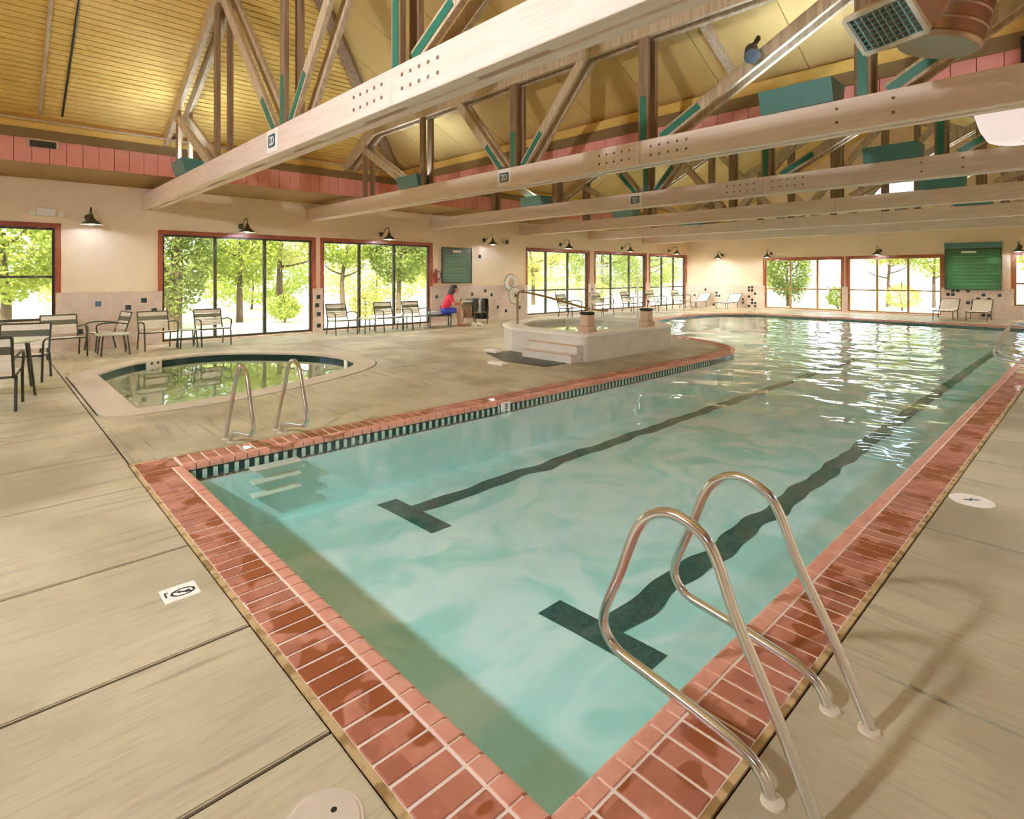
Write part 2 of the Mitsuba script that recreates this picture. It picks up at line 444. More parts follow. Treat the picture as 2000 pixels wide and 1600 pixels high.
wm = trimesh.Trimesh(np.stack([X.ravel(), Y.ravel(), WATER_Z + Z.ravel()], 1), F, process=False); wm.remove_unreferenced_vertices()
obj('pool_water', wm, 'm_water', smooth=True)
say('pool_water', 'clear turquoise water of the large swimming pool with ripples and lane lines below', 'water')

# round wading pool
obj('wading_pool', cat([extrude(TUB.buffer(0.15), -0.6, -0.5), extrude(TUB.buffer(0.15).difference(TUB), -0.5, -0.02)]), 'm_tub')
say('wading_pool', 'small round wading pool sunk in the deck on the left, pale basin', 'wading pool')
obj('rim', extrude(TUB_OUT.difference(TUB.buffer(-0.02)), -0.03, 0.004), 'm_curb', 'wading_pool', label='pale wide concrete rim')
obj('tile_band', extrude(TUB.difference(TUB.buffer(-0.012)), -0.16, -0.03), 'm_wl_dark', 'wading_pool', label='dark waterline tile band')
obj('wading_pool_water', extrude(TUB.buffer(-0.013), -0.101, -0.10), 'm_water_tub')
V_ = np.array(TUB.buffer(-0.013).exterior.coords)[:-1]
tm = trimesh.creation.triangulate_polygon(TUB.buffer(-0.013), engine='earcut')
scene['wading_pool_water'] = mikit.ply(trimesh.Trimesh(np.c_[tm[0], np.full(len(tm[0]), -0.10)], tm[1], process=False), 'm_water_tub')
say('wading_pool_water', 'still shallow water in the small round wading pool reflecting the windows', 'water')

# ------------------------------------------------------------------ walls
HL = 3.58
wins = [  # y0, y1, z0, z1, mullions y, transoms z, is door
    ('window_1', -1.9, 1.10, 0.66, 2.60, [], [1.57]),
    ('door_1', 3.02, 6.62, 0.05, 2.57, [4.17, 5.36], []),
    ('door_2', 6.92, 10.56, 0.05, 2.57, [8.08, 9.26], []),
    ('window_2', 15.02, 18.70, 0.08, 2.57, [16.14, 17.46], [1.02]),
    ('window_3', 19.18, 23.05, 0.08, 2.57, [20.4, 21.8], [1.02]),
    ('window_4', 23.42, 26.80, 0.08, 2.57, [24.6, 25.7], [1.02])]
hole = so.unary_union([sg.box(a, c, b, d) for _, a, b, c, d, *_ in wins])
wall = sg.box(-7.9, -0.02, 27.2, 3.9).difference(hole)
obj('wall_left', ex_yz(wall, -15.22, -15.0), 'm_cream', kind='structure')
obj('tile_panel', ex_yz(sg.box(-7.9, 0.0, 27.0, 1.24).difference(hole.buffer(0.02)), -15.0, -14.988), 'm_tile', 'wall_left')
acc_d, acc_b, acc_r = (mikit.ply(rbox(-0.004, 0.006, -0.055, 0.055, -0.055, 0.055, 0.004, 4), m_) for m_ in ('m_tile_dark', 'm_tile_blue', 'm_tile_red'))
acc = [(0.05, 0.53, 1), (-0.55, 0.48, 2), (1.82, 0.98, 1), (2.36, 0.88, 0), (2.86, 0.79, 0), (2.66, 1.03, 0), (1.5, 0.4, 0),
       (6.78, 1.0, 0), (6.74, 0.77, 0), (6.79, 0.52, 0), (6.79, 0.2, 0), (10.8, 0.9, 1), (11.0, 0.55, 0), (11.6, 1.1, 0), (12.3, 0.95, 0), (12.6, 0.7, 1), (12.9, 1.05, 0), (13.2, 0.9, 0), (13.5, 0.45, 0),
       (13.9, 0.3, 0), (14.4, 0.85, 0), (14.6, 0.4, 0), (14.8, 1.0, 0), (18.95, 0.6, 0), (18.95, 1.0, 0), (23.2, 0.8, 0), (23.25, 0.35, 0)]
for y, z, kx in acc:
    obj('accent_tile', (acc_d, acc_b, acc_r)[kx], None, 'wall_left', at=T().translate([-14.988, y, z]))


def window(key, a, b, c, d, mull, trans, wall_axis='x', at=-15.0, sgn=1, casing_to=1.24, frame='m_frame'):
    """a..b along the wall, c..d height; sgn: which way the room lies"""
    isx = wall_axis == 'x'

    def bx(u0, u1, w0, w1, z0, z1):            # u along the wall, w depth from the wall face into the room
        w0, w1 = sorted((at + sgn * w0, at + sgn * w1))
        return box(w0, w1, u0, u1, z0, z1) if isx else box(u0, u1, w0, w1, z0, z1)
    say(key, None, None, None, 'structure'); taken.add(key)
    f = 0.055
    fr = cat([bx(a, a + f, -0.15, -0.06, c, d), bx(b - f, b, -0.15, -0.06, c, d), bx(a + f, b - f, -0.15, -0.06, d - f, d), bx(a + f, b - f, -0.15, -0.06, c, c + f * 0.9)])
    obj('frame', fr, frame, key)
    edges = [a + f] + list(mull) + [b - f]
    for m_ in mull: obj('mullion', bx(m_ - 0.035, m_ + 0.035, -0.145, -0.07, c + f * 0.9, d - f), frame, key)
    lv = [c + f * 0.9] + list(trans) + [d - f]
    for i in range(len(edges) - 1):
        p0, p1 = edges[i] + (0.035 if i else 0), edges[i + 1] - (0.035 if i < len(edges) - 2 else 0)
        for t_ in trans: obj('transom', bx(p0, p1, -0.14, -0.075, t_ - 0.025, t_ + 0.025), frame, key)
        for j in range(len(lv) - 1):
            z0, z1 = lv[j] + (0.025 if j else 0), lv[j + 1] - (0.025 if j < len(lv) - 2 else 0)
            w = at + sgn * -0.105
            quad_ = np.array([[w, p0, z0], [w, p1, z0], [w, p1, z1], [w, p0, z1]] if isx else [[p0, w, z0], [p1, w, z0], [p1, w, z1], [p0, w, z1]])
            obj('pane', (quad_, [[0, 1, 2], [0, 2, 3]]), 'm_pane', key)
    k = 0.085
    obj('casing', cat([bx(a - k, a, -0.02, 0.02, casing_to, d + k), bx(b, b + k, -0.02, 0.02, casing_to, d + k), bx(a, b, -0.02, 0.02, d, d + k)]), 'm_casing', key)
    obj('jamb', cat([bx(a, a + 0.012, -0.06, 0.0, c, d), bx(b - 0.012, b, -0.06, 0, c, d), bx(a, b, -0.06, 0, d - 0.012, d)]), 'm_casing', key)


for key, a, b, c, d, mu, tr in wins:
    window(key, a, b, c, d, mu, tr)

# far wall
fw = [('window_5', -11.0, -7.72, 0.06, 2.34, [-9.86, -8.72], [0.98]), ('window_6', -7.48, -4.26, 0.06, 2.34, [-6.42, -5.34], [0.98]), ('window_7', -2.15, 1.2, 0.5, 2.36, [-1.0], [1.3])]
fhole = so.unary_union([sg.box(a, c, b, d) for _, a, b, c, d, *_ in fw])
gable_w = sg.box(-7.0, 4.75, -5.1, 5.75)
far_shape = sg.Polygon([(-15.2, -0.02), (3.2, -0.02), (3.2, 4.3), (0.9, 4.42), (-6, 7.9), (-12.9, 4.42), (-15.2, 4.3)])
obj('wall_back', ex_xz(far_shape.difference(fhole).difference(gable_w), 27.0, 27.22), 'm_cream', kind='structure')
obj('tile_panel', ex_xz(sg.box(-15, 0, 3, 1.12).difference(fhole.buffer(0.02)), 26.988, 27.0), 'm_tile', 'wall_back')
acc2 = mikit.ply(rbox(-0.055, 0.055, -0.006, 0.004, -0.055, 0.055, 0.004, 4), 'm_tile_dark')
r2 = random.Random(3)
for x0, x1, n_ in ((-14.6, -11.2, 24), (-4.05, -2.35, 18)):
    cells = [(x0 + 0.15 * i, 0.12 + 0.15 * j) for i in range(int((x1 - x0) / 0.15)) for j in range(7)]
    for x, z in r2.sample(cells, n_): obj('accent_tile', acc2, None, 'wall_back', at=T().translate([x, 26.988, z]))
for key, a, b, c, d, mu, tr in fw:
    window(key, a, b, c, d, mu, tr, 'y', 27.0, -1, 1.12, 'm_bronze')
window('window_8', -7.0, -5.1, 4.75, 5.75, [-6.05], [], 'y', 27.0, -1, 4.75, 'm_frame')
obj('wall_right', box(3.0, 3.2, -8, 27.2, -0.02, 3.9), 'm_cream', kind='structure')
obj('wall_front', box(-15.2, 3.2, -8.1, -7.9, -0.02, 3.9), 'm_cream', kind='structure')

# ------------------------------------------------------------------ ceiling: soffits, pink board fascia, roofs
BX0, BX1, BY0, BY1 = -12.9, 0.9, -5.8, 8.0
ZE, SL = 4.42, 0.5
AX, AY = (BX0 + BX1) / 2, (BY0 + BY1) / 2
ZA = ZE + SL * (BX1 - BX0) / 2
obj('ceiling', cat([box(-15.1, BX0 - 0.05, -8, 27.1, HL, HL + 0.05), box(BX1 + 0.05, 3.1, -8, 27.1, HL, HL + 0.05), box(BX0, BX1, -8, BY0 - 0.05, HL, HL + 0.05)]), 'm_soffit', kind='structure')


def board_run(key, p, q, z0, z1, n, facing, label=None):
    p, q = np.array(p, float), np.array(q, float); L = np.linalg.norm(q - p); t = (q - p) / L; w = L / n
    base = box(0, w - 0.008, 0, 0.022, z0, z1)
    M = np.eye(4); M[:3, 0] = [t[0], t[1], 0]; M[:3, 1] = [facing[0], facing[1], 0]
    if np.linalg.det(M[:3, :3]) < 0: base.invert()
    d_ = mikit.ply(base, 'm_pink')
    for i in range(n):
        M2 = M.copy(); M2[:2, 3] = p + t * (w * i)
        obj('board', d_, None, key, at=T(M2))


for key, p, q, n, f in (('trim_2', (BX0, BY0), (BX0, 8.0), 58, (1, 0)), ('trim_3', (BX0, 7.98), (BX1, 7.98), 60, (0, -1)), ('trim_4', (BX0, 8.2), (BX0, 27), 80, (1, 0)), ('trim_5', (BX1, BY0), (BX1, 27), 20, (-1, 0))):
    fx = np.array(f) * 0.04
    xs_ = sorted((p[0] - fx[0], q[0] - fx[0], p[0], q[0])); ys_ = sorted((p[1] - fx[1], q[1] - fx[1], p[1], q[1]))
    obj(key, cat([box(xs_[0], xs_[-1], ys_[0], ys_[-1], HL, 4.0)]), 'm_ledge', kind='structure')
    board_run(key, p, q, HL, 4.0, n, f)
    # ledge beam above the boards and the eave plate
    a0, a1 = np.array(p) - fx, np.array(q) + fx * 1.4
    obj('ledge', box(min(a0[0], a1[0]) , max(a0[0], a1[0]), min(a0[1], a1[1]), max(a0[1], a1[1]), 4.0, 4.17), 'm_ledge', key)
    b0, b1 = np.array(p) - fx * 3, np.array(q) + fx * 0.3
    obj('eave_plate', box(min(b0[0], b1[0]), max(b0[0], b1[0]), min(b0[1], b1[1]), max(b0[1], b1[1]), 4.17, 4.34), 'm_plank', key)
obj('wall_gable', ex_xz(sg.Polygon([(BX0, 3.9), (BX1, 3.9), (BX1, 4.4), (AX, ZA + 0.1), (BX0, 4.4)]), 8.1, 8.15), 'm_panel', kind='structure')


def slope_frame(o, along, up):
    """maps (s, t) on the roof plane: s metres along the eave, t metres up the slope"""
    o, a, u = np.array(o, float), np.array(along, float), np.array(up, float)
    a /= np.linalg.norm(a); u /= np.linalg.norm(u); n = np.cross(a, u)
    M = np.eye(4); M[:3, 0], M[:3, 1], M[:3, 2], M[:3, 3] = a, u, n, o
    return M


def plates(key, part, M, poly, cells, bsdf, th, gap):
    for c in cells:
        g = poly.intersection(c.buffer(-gap / 2, join_style=2))
        for q in getattr(g, 'geoms', [g]):
            if q.geom_type == 'Polygon' and q.area > 1e-3:
                obj(part, turned(extrude(q, 0, th), M), bsdf, key)


HALF = (BX1 - BX0) / 2; RUN = math.hypot(HALF, HALF * SL)
tri = sg.Polygon([(0, -0.25), (2 * HALF, -0.25), (2 * HALF, 0), (HALF, RUN), (0, 0)])
tri_ = sg.Polygon([(-0.1, -0.25), (2 * HALF + 0.1, -0.25), (2 * HALF + 0.1, 0), (HALF, RUN + 0.05), (-0.1, 0)])
over = 0.0
roof = 'roof_near'
say('ceiling_1', None, None, None, 'structure'); taken.add('ceiling_1')
# left plane: boards that run along the eave
ML = slope_frame((BX0, BY1, ZE), (0, -1, 0), (1, 0, SL))
MLi = ML.copy(); MLi[:3, 2] *= 1
step = 0.115
plates('ceiling_1', 'plank', ML, tri, [sg.box(-1, -0.25 + step * i, 20, -0.25 + step * (i + 1)) for i in range(int((RUN + 0.3) / step) + 1)], 'm_plank', 0.02, 0.016)
obj('decking', turned(extrude(tri_, 0.02, 0.08), ML), 'm_ledge', 'ceiling_1')
# far hip plane: wide panels with joints up the slope
MF = slope_frame((BX1, BY1, ZE), (-1, 0, 0), (0, -1, SL))
plates('ceiling_1', 'panel', MF, tri, [sg.box(1.2 * i, -0.25 + 2.44 * j, 1.2 * (i + 1), -0.25 + 2.44 * (j + 1)) for i in range(-1, 12) for j in range(4)], 'm_panel', 0.02, 0.012)
obj('decking', turned(extrude(tri_, 0.02, 0.08), MF), 'm_ledge', 'ceiling_1')
MR = slope_frame((BX1, BY0, ZE), (0, 1, 0), (-1, 0, SL))
obj('decking', turned(extrude(tri_, 0.0, 0.08), MR), 'm_panel', 'ceiling_1')
MN = slope_frame((BX0, BY0, ZE), (1, 0, 0), (0, 1, SL))
obj('decking', turned(extrude(tri_, 0.0, 0.08), MN), 'm_panel', 'ceiling_1')
# far hall: gable roof along y
say('ceiling_2', None, None, None, 'structure'); taken.add('ceiling_2')
LY = 27.2 - 8.15
rect = sg.box(0, -0.25, LY, RUN)
for M in (slope_frame((BX0, 27.2, ZE), (0, -1, 0), (1, 0, SL)), slope_frame((BX1, 8.15, ZE), (0, 1, 0), (-1, 0, SL))):
    plates('ceiling_2', 'panel', M, rect, [sg.box(1.27 * i, -0.25 + 2.7 * j, 1.27 * (i + 1), -0.25 + 2.7 * (j + 1)) for i in range(16) for j in range(4)], 'm_panel', 0.02, 0.014)
    obj('decking', turned(extrude(rect.buffer(0.03), 0.02, 0.08), M), 'm_ledge', 'ceiling_2')

# hip rafters and purlin lines of the near roof
for x_, u_ in ((BX0, (1, -1, 0)), (BX1, (1, 1, 0))):
    obj('hip_rafter', bar((x_, BY1, ZE - 0.12), (AX, AY, ZA - 0.12), 0.12, 0.2, u_), 'm_webdark', 'ceiling_1')
for y, r, m_, nm in ((0.72, 0.028, 'm_web', 'batten'), (1.03, 0.016, 'm_black', 'conduit')):
    pts = [ML @ np.array([BY1 - y, t, -r, 1]) for t in (0.1, 5.5)]
    obj(nm, tube([p[:3] for p in pts], r, 8), m_, 'ceiling_1', 40, label='black conduit' if nm == 'conduit' else None)
k = thing('sprinkler_pipe', 'thin pale pipe running along the left eave above the pink boards', 'pipe')
scene[k] = mikit.ply(tube([(BX0 + 0.16, -5, 4.30), (BX0 + 0.16, 7.8, 4.30)], 0.022, 8), 'm_web', 40)
for i, x in enumerate((-3.6, -1.9, -0.3)):
    p0 = MF @ np.array([BX1 - x, 0.1, -0.05, 1]); t1 = max(0.5, RUN * (1 - abs(x - AX) / HALF) - 0.1); p1 = MF @ np.array([BX1 - x, t1, -0.05, 1])
    obj('rafter', bar(p0[:3], p1[:3], 0.1, 0.1, (1, 0, 0)), 'm_web', 'ceiling_1')


# ------------------------------------------------------------------ trusses
def ztop(x, cap):
    return min(ZE + SL * (x - BX0), ZE + SL * (BX1 - x), cap) - 0.16


def truss(y, cap, label, near):
    k = thing('roof_truss', label, 'roof truss', None)
    y0, y1, z0, z1 = y - 0.13, y + 0.15, 3.10, 3.43
    for a, b in ((y0, y0 + 0.11), (y1 - 0.11, y1)):
        obj('chord_plank', cat([rbox(-14.98, -4.315, a, b, z0, z1, 0.006, 4), rbox(-4.309, 2.98, a, b, z0, z1, 0.006, 4)]), 'm_beam', k)
    x = -14.8
    while x < 2.8:
        obj('spacer_block', box(x, x + 1.0, y0 + 0.11, y1 - 0.11, z0 + 0.015, z1 - 0.01), 'm_beam', k); x += 1.75
    xl = BX0 + (cap - ZE) / SL
    nodes = [(BX0 - 0.5, ZE - 0.36)] + ([(AX, ZA - 0.16)] if cap > ZA else [(xl, cap - 0.16), (2 * AX - xl, cap - 0.16)]) + [(BX1 + 0.5, ZE - 0.36)]
    for (xa, za), (xb, zb) in zip(nodes[:-1], nodes[1:]):
        for yy in (y - 0.09, y + 0.11):
            obj('top_chord', bar((xa, yy, za), (xb, yy, zb), 0.07, 0.26), 'm_web', k)

    def web(part, xa, za, xb, zb, teal=True, m_='m_webdark'):
        for yy in (y - 0.085, y + 0.105): obj(part, bar((xa, yy, za), (xb, yy, zb), 0.055, 0.15), m_, k)
        if teal and near:
            v = np.array([xb - xa, 0, zb - za]); L = np.linalg.norm(v); e = min(0.62, L * 0.4)
            a = np.array([xa, y, za]) + v / L * 0.0; b = a + v / L * e
            obj('gusset_plate', bar((a[0], y - 0.116, a[2]), (b[0], y - 0.116, b[2]), 0.008, 0.085), 'm_teal', k, label='teal painted plate')
    for x in (-11.9, -9.53, -6.84, -4.27, -1.67, 0.5):
        web('post', x, z1 - 0.02, x, ztop(x, cap), x > -9 and x < 0)
    zt = lambda x: ztop(x, cap)
    web('brace', -9.95, z1, -12.1, zt(-12.1) - 0.02, False, 'm_web')

    def to_top(xa, dx, slope):
        x = xa; z = z1
        while z < zt(x) and BX0 < x < BX1: x += dx * 0.02; z += slope * 0.02
        return x, z
    for xa, dx, sl in ((-7.12, -1, 1.15), (-6.6, 1, 1.12), (-4.0, 1, 0.54), (-1.45, 1, 0.6)):
        xb, zb = to_top(xa, dx, sl); web('brace', xa, z1, xb, zb, True, 'm_web')
    if near:                                            # bolt heads in two rows either side of the splice
        bd = mikit.ply(box(-0.014, 0.014, -0.006, 0.003, -0.014, 0.014), 'm_webdark')
        for sx in (-1, 1):
            for i in range(5):
                for zz in (3.21, 3.33): obj('bolt', bd, None, k, at=T().translate([-4.31 + sx * (0.17 + 0.13 * i), y0, zz]))
        for zz in (3.2, 3.34):
            for x in (-6.95, -1.9, -1.4): obj('bolt', bd, None, k, at=T().translate([x, y0, zz]))
    return k


ys_t = [2.75, 6.61, 10.63, 14.73, 18.83, 22.95]
lab_t = ['nearest wooden roof truss, its big pale beam crossing the top of the view', 'second roof truss from the camera with brown webs and white placard beside the pink boards',
         'third roof truss from the camera, with the pink bowl hanging just in front', 'fourth roof truss from the camera, its beam low in the stack of beams', 'fifth roof truss from the camera over the far pool', 'last roof truss before the back wall over the far pool']
for i, y in enumerate(ys_t):
    cap = ZE + SL * (BY1 - y) if y < BY1 else 99
    truss(y, cap, lab_t[i], i < 3)
truss(-4.9, ZE + SL * (-4.9 - BY0), 'roof truss behind the camera at the near eave', False)

# placards on the beams
for i, (x, y) in enumerate(((-7.1, 2.75), (-7.02, 6.61), (-7.1, 10.63))):
    k = thing('beam_placard', 'white placard with a dark rounded emblem on the ' + ('nearest', 'second', 'third')[i] + ' ceiling beam', 'sign')
    yf = y - 0.13
    obj('plate', rbox(x - 0.17, x + 0.17, yf - 0.012, yf - 0.001, 3.13, 3.42, 0.004, 4), 'm_white', k)
    obj('emblem', ex_xz(sg.box(x - 0.09, 3.215, x + 0.09, 3.335).buffer(0.02), yf - 0.015, yf - 0.012), 'm_navy', k)
    tx = meshkit.text_mesh('ID', 0.1, 0.002, True); w = tx.bounds[1][0] + tx.bounds[0][0]
    tx = turned(tx, [[1, 0, 0, x - w / 2], [0, 0, -1, yf - 0.015], [0, 1, 0, 3.225], [0, 0, 0, 1]])
    obj('lettering', tx, 'm_white', k)


# uplight boxes on top of the beams
def uplight(x, y, label, w=0.72):
    k = thing('uplight', label, 'light fixture', None)
    prof = sg.Polygon([(-0.16, 0), (0.16, 0), (0.23, 0.24), (-0.23, 0.24)]).difference(sg.Polygon([(-0.13, 0.03), (0.13, 0.03), (0.2, 0.25), (-0.2, 0.25)]))
    ends = sg.Polygon([(-0.16, 0), (0.16, 0), (0.23, 0.24), (-0.23, 0.24)])
    sh = cat([ex_yz(prof, -w / 2, w / 2), ex_yz(ends, -w / 2 - 0.015, -w / 2), ex_yz(ends, w / 2, w / 2 + 0.015)])
    sh.apply_translation((x, y, 3.432)); obj('housing', sh, 'm_tealbox', k)
    pl = box(-w / 2 + 0.03, w / 2 - 0.03, -0.14, 0.14, 0.12, 0.135); pl.apply_translation((x, y, 3.432))
    d_ = mikit.ply(trimesh.Trimesh([[x - w / 2 + .03, y - .14, 3.56], [x + w / 2 - .03, y - .14, 3.56], [x + w / 2 - .03, y + .14, 3.56], [x - w / 2 + .03, y + .14, 3.56]], [[0, 1, 2], [0, 2, 3]], process=False), 'e_up')
    d_.update(emit(UPLIGHT, (0.70, 0.9, 1.15))); scene[name(k + '__lamp_panel')] = d_


for x, y, lab in ((-11.45, 2.75, 'teal uplight box on the left end of the nearest beam'), (-2.3, 6.61, 'teal uplight box on the right part of the second beam below the duct'), (-9.95, 6.61, 'dark teal uplight box on the left part of the second beam'),
                  (-2.3, 10.63, 'teal uplight box on the third beam beside the green plate'), (-10.3, 10.63, 'teal uplight box on the left part of the third beam'), (-2.3, 14.73, 'teal uplight box on the right part of the fourth beam'),
                  (-10.3, 14.73, 'teal uplight box on the left part of the fourth beam'), (-2.3, 18.83, 'teal uplight box on the fifth beam, right part'), (-10.3, 18.83, 'teal uplight box on the fifth beam, left part'), (-6, -4.9, 'teal uplight box on the beam behind the camera, middle'), (-11.0, -4.9, 'teal uplight box on the beam behind the camera, left end')):
    uplight(x, y, lab)

# flood lamp under the truss behind the camera
k = thing('flood_lamp', 'flood lamp hung from the roof behind the camera', 'lamp')
LP = np.array([-3.0, -2.9, 3.6]); aim = np.array([-1.4, 6.0, 0.1]) ; aim = aim / np.linalg.norm(aim)
obj('bracket', cat([box(LP[0] - 0.02, LP[0] + 0.02, LP[1] - 0.02, LP[1] + 0.02, LP[2] + 0.15, 5.8)]), 'm_black', k)
sh = lathe([(0.0, -0.16), (0.09, -0.15), (0.17, -0.02), (0.175, 0.0), (0.165, 0.0), (0.16, -0.02), (0.08, -0.13), (0, -0.14)], 20, LP, aim)
obj('housing', sh, 'm_black', k)
dk = lathe([(0.0, -0.03), (0.15, -0.03), (0.15, -0.028), (0, -0.028)], 20, LP, aim)
d_ = mikit.ply(dk, 'e_up'); d_.update(emit(FLOOD, (0.95, 0.98, 1.05), 25.0)); scene[k + '__lens'] = d_


for x, y, lab in ((-9.5, -2.2, 'added fill lamp behind the camera at left'), (1.0, -2.2, 'added fill lamp behind the camera at right'), (2.0, 6.6, 'added fill lamp under the second beam beyond the right picture border'), (2.0, 14.7, 'added fill lamp under the fourth beam beyond the right picture border')):
    k = thing('added_fill_lamp', lab, 'lamp')  # unseen lamps, added to brighten the decks and the pool
    c = np.array([x, y, 3.0])
    obj('shade', lathe([(0, 0.1), (0.08, 0.1), (0.12, 0.0), (0.26, -0.14), (0.25, -0.14), (0.11, -0.01), (0, 0.02)], 24, c), 'm_black', k, 40)
    d_ = mikit.ply(lathe([(0, -0.09), (0.2, -0.09), (0.2, -0.088), (0, -0.088)], 20, c), 'e_up'); d_.update(emit(FILL_LAMP * (1.5 if x > 1.5 else 1.0), (0.92, 0.97, 1.05), 4.0)); scene[k + '__lens'] = d_


# wall lamps
def wall_lamp(p, n, label, side):
    """p on the wall, n into the room; gooseneck arm"""
    k = thing('wall_lamp', label, 'wall lamp', None)
    p, n = np.array(p, float), np.array(n, float); up = np.array([0, 0, 1.0])
    obj('base', lathe([(0, 0), (0.075, 0), (0.07, 0.025), (0.03, 0.05), (0, 0.05)], 16, p, n), 'm_lamp', k, 40)
    q = lambda a, b: p + n * a + up * b
    obj('arm', tube(spline([q(0.03, 0), q(0.14, 0.03), q(0.26, 0.15), q(0.38, 0.19), q(0.46, 0.12), q(0.47, 0.0)], 6), 0.012, 8), 'm_lamp', k, 40)
    c = q(0.47, -0.02)
    obj('shade', lathe([(0.0, 0.06), (0.03, 0.06), (0.04, 0.01), (0.07, -0.05), (0.17, -0.13), (0.2, -0.15), (0.195, -0.155), (0.165, -0.14), (0.06, -0.06), (0.0, -0.02)], 20, c), 'm_lamp', k, 40)
    b = trimesh.creation.icosphere(2, 0.05); b.apply_translation(c - up * 0.12)
    d_ = mikit.ply(b, 'e_up', True); d_.update(emit(BULB, (1, 0.94, 0.8), 0.7)); scene[k + '__bulb'] = d_


for y, lab in ((1.65, 'dark gooseneck wall lamp between the left window and the first glass doors'), (4.75, 'dark gooseneck wall lamp above the first glass doors'), (8.75, 'dark gooseneck wall lamp above the second glass doors'),
               (12.85, 'dark gooseneck wall lamp above the slate board'), (16.9, 'dark gooseneck wall lamp above the first window behind the spa'), (21.1, 'dark gooseneck wall lamp above the second window behind the spa'), (25.1, 'dark gooseneck wall lamp above the last window of the left wall')):
    wall_lamp((-15.0, y, 2.84), (1, 0, 0), lab, 1)
for x, lab in ((-13.1, 'gooseneck lamp on the back wall near the left corner'), (-10.7, 'gooseneck lamp above the left window of the back wall'), (-6.3, 'gooseneck lamp above the middle window of the back wall'), (-2.0, 'gooseneck lamp right of the green board on the back wall')):
    wall_lamp((x, 27.0, 2.62), (0, -1, 0), lab, 1)

# ------------------------------------------------------------------ stainless ladders and rails
def rail(y, sgn, x_edge, parent, key='rail'):
    """one figure-four grab rail in the plane y; sgn=+1: deck to the right of the edge"""
    raw = [(0.56, -0.03), (0.565, 0.03), (0.68, 0.28), (0.795, 0.50), (0.87, 0.68), (0.93, 0.745), (1.02, 0.77), (1.10, 0.745), (1.17, 0.67), (1.245, 0.48), (1.315, 0.31), (1.315, 0.24), (1.26, 0.185), (1.14, 0.165), (0.9, 0.13), (0.77, 0.10), (0.71, 0.055), (0.685, -0.03)]
    pts = [(x_edge + sgn * (1.12 - a), y, z) for a, z in raw]
    obj(key, tube(spline(pts, 5), 0.019, 14), 'm_steel', parent, 60)
    for a in (0.56, 0.685):
        obj('flange', lathe([(0, 0.0), (0.036, 0.0), (0.034, 0.008), (0.022, 0.014), (0.0, 0.014)], 20, (x_edge + sgn * (1.12 - a), y, 0.0)), 'm_curb', parent, 40)


k = thing('grab_rail', 'nearest stainless grab rail loop at the pool corner, closest to the camera', 'grab rail', None)
rail(1.74, 1, -1.12, k, 'tube')
k = thing('grab_rail', 'stainless grab rail loop behind the nearest one on the right pool edge', 'grab rail', None)
rail(2.26, 1, -1.12, k, 'tube')
k = thing('pool_ladder', 'stainless pool ladder with white treads at the left pool edge beside the wading pool', 'pool ladder')
for y in (1.72, 2.20): rail(y, -1, -5.31, k, 'rail')
for i, z in enumerate((-0.13, -0.25, -0.37)):
    obj('tread', rbox(-5.29, -5.17, 1.74, 2.18, z - 0.02, z, 0.008, 6), 'm_strap', k)
k = thing('grab_rail', 'grab rail at the far end of the right pool edge, at the picture border', 'grab rail')
for y in (12.6, 13.15): rail(y, 1, -1.06, k, 'tube')

# ------------------------------------------------------------------ deck plates and signs
k = thing('warning_plate', 'white tile with a no diving symbol set in the left deck beside the brick coping', 'sign')
px, py = ray_ground(352, 1157)
obj('plate', rbox(px - 0.075, px + 0.075, py - 0.08, py + 0.08, -0.003, 0.004, 0.003, 4), 'm_white', k)
ringp = sg.Point(0, 0).buffer(0.05).difference(sg.Point(0, 0).buffer(0.04))
ringp = sa.scale(ringp, 0.75, 1.1).union(sa.rotate(sg.box(-0.045, -0.005, 0.045, 0.005), 60)).union(sg.Point(0.006, 0.02).buffer(0.012)).union(sg.box(-0.02, -0.02, 0.005, -0.012))
ringp = sa.translate(ringp, px + 0.01, py + 0.01)
obj('symbol', extrude(ringp, 0.004, 0.0055), 'm_ink', k)
obj('tick', extrude(sa.translate(sg.box(-0.022, -0.068, 0.022, -0.06).union(sg.box(-0.03, -0.066, -0.02, -0.05)), px, py), 0.004, 0.0055), 'm_ink', k)
k = thing('deck_plate', 'white round plate with a dark mark on the right deck beside the coping', 'sign')
px, py = ray_ground(1898, 978)
obj('disc', lathe([(0, 0.006), (0.125, 0.006), (0.13, 0.003), (0.13, -0.002), (0, -0.002)], 32, (px, py, 0)), 'm_white', k, 30)
obj('mark', extrude(sa.translate(sa.rotate(sg.box(-0.05, -0.009, 0.05, 0.009), 40).union(sg.box(-0.012, -0.03, 0.0, 0.03)), px, py), 0.006, 0.0072), 'm_navy', k)
k = thing('skimmer_lid', 'round beige skimmer lid with a finger hole in the near left deck', 'lid')
px, py = -1.555, 0.715
obj('lid', lathe([(0.008, 0.004), (0.105, 0.006), (0.11, 0.003), (0.118, 0.003), (0.12, 0.0), (0.12, -0.01), (0.008, -0.01)], 40, (px, py, 0)), 'm_curb', k, 30)
obj('finger_hole', lathe([(0, 0.0045), (0.009, 0.0045), (0.009, -0.01), (0, -0.01)], 14, (px - 0.02, py + 0.045, 0.0013)), 'm_black', k)
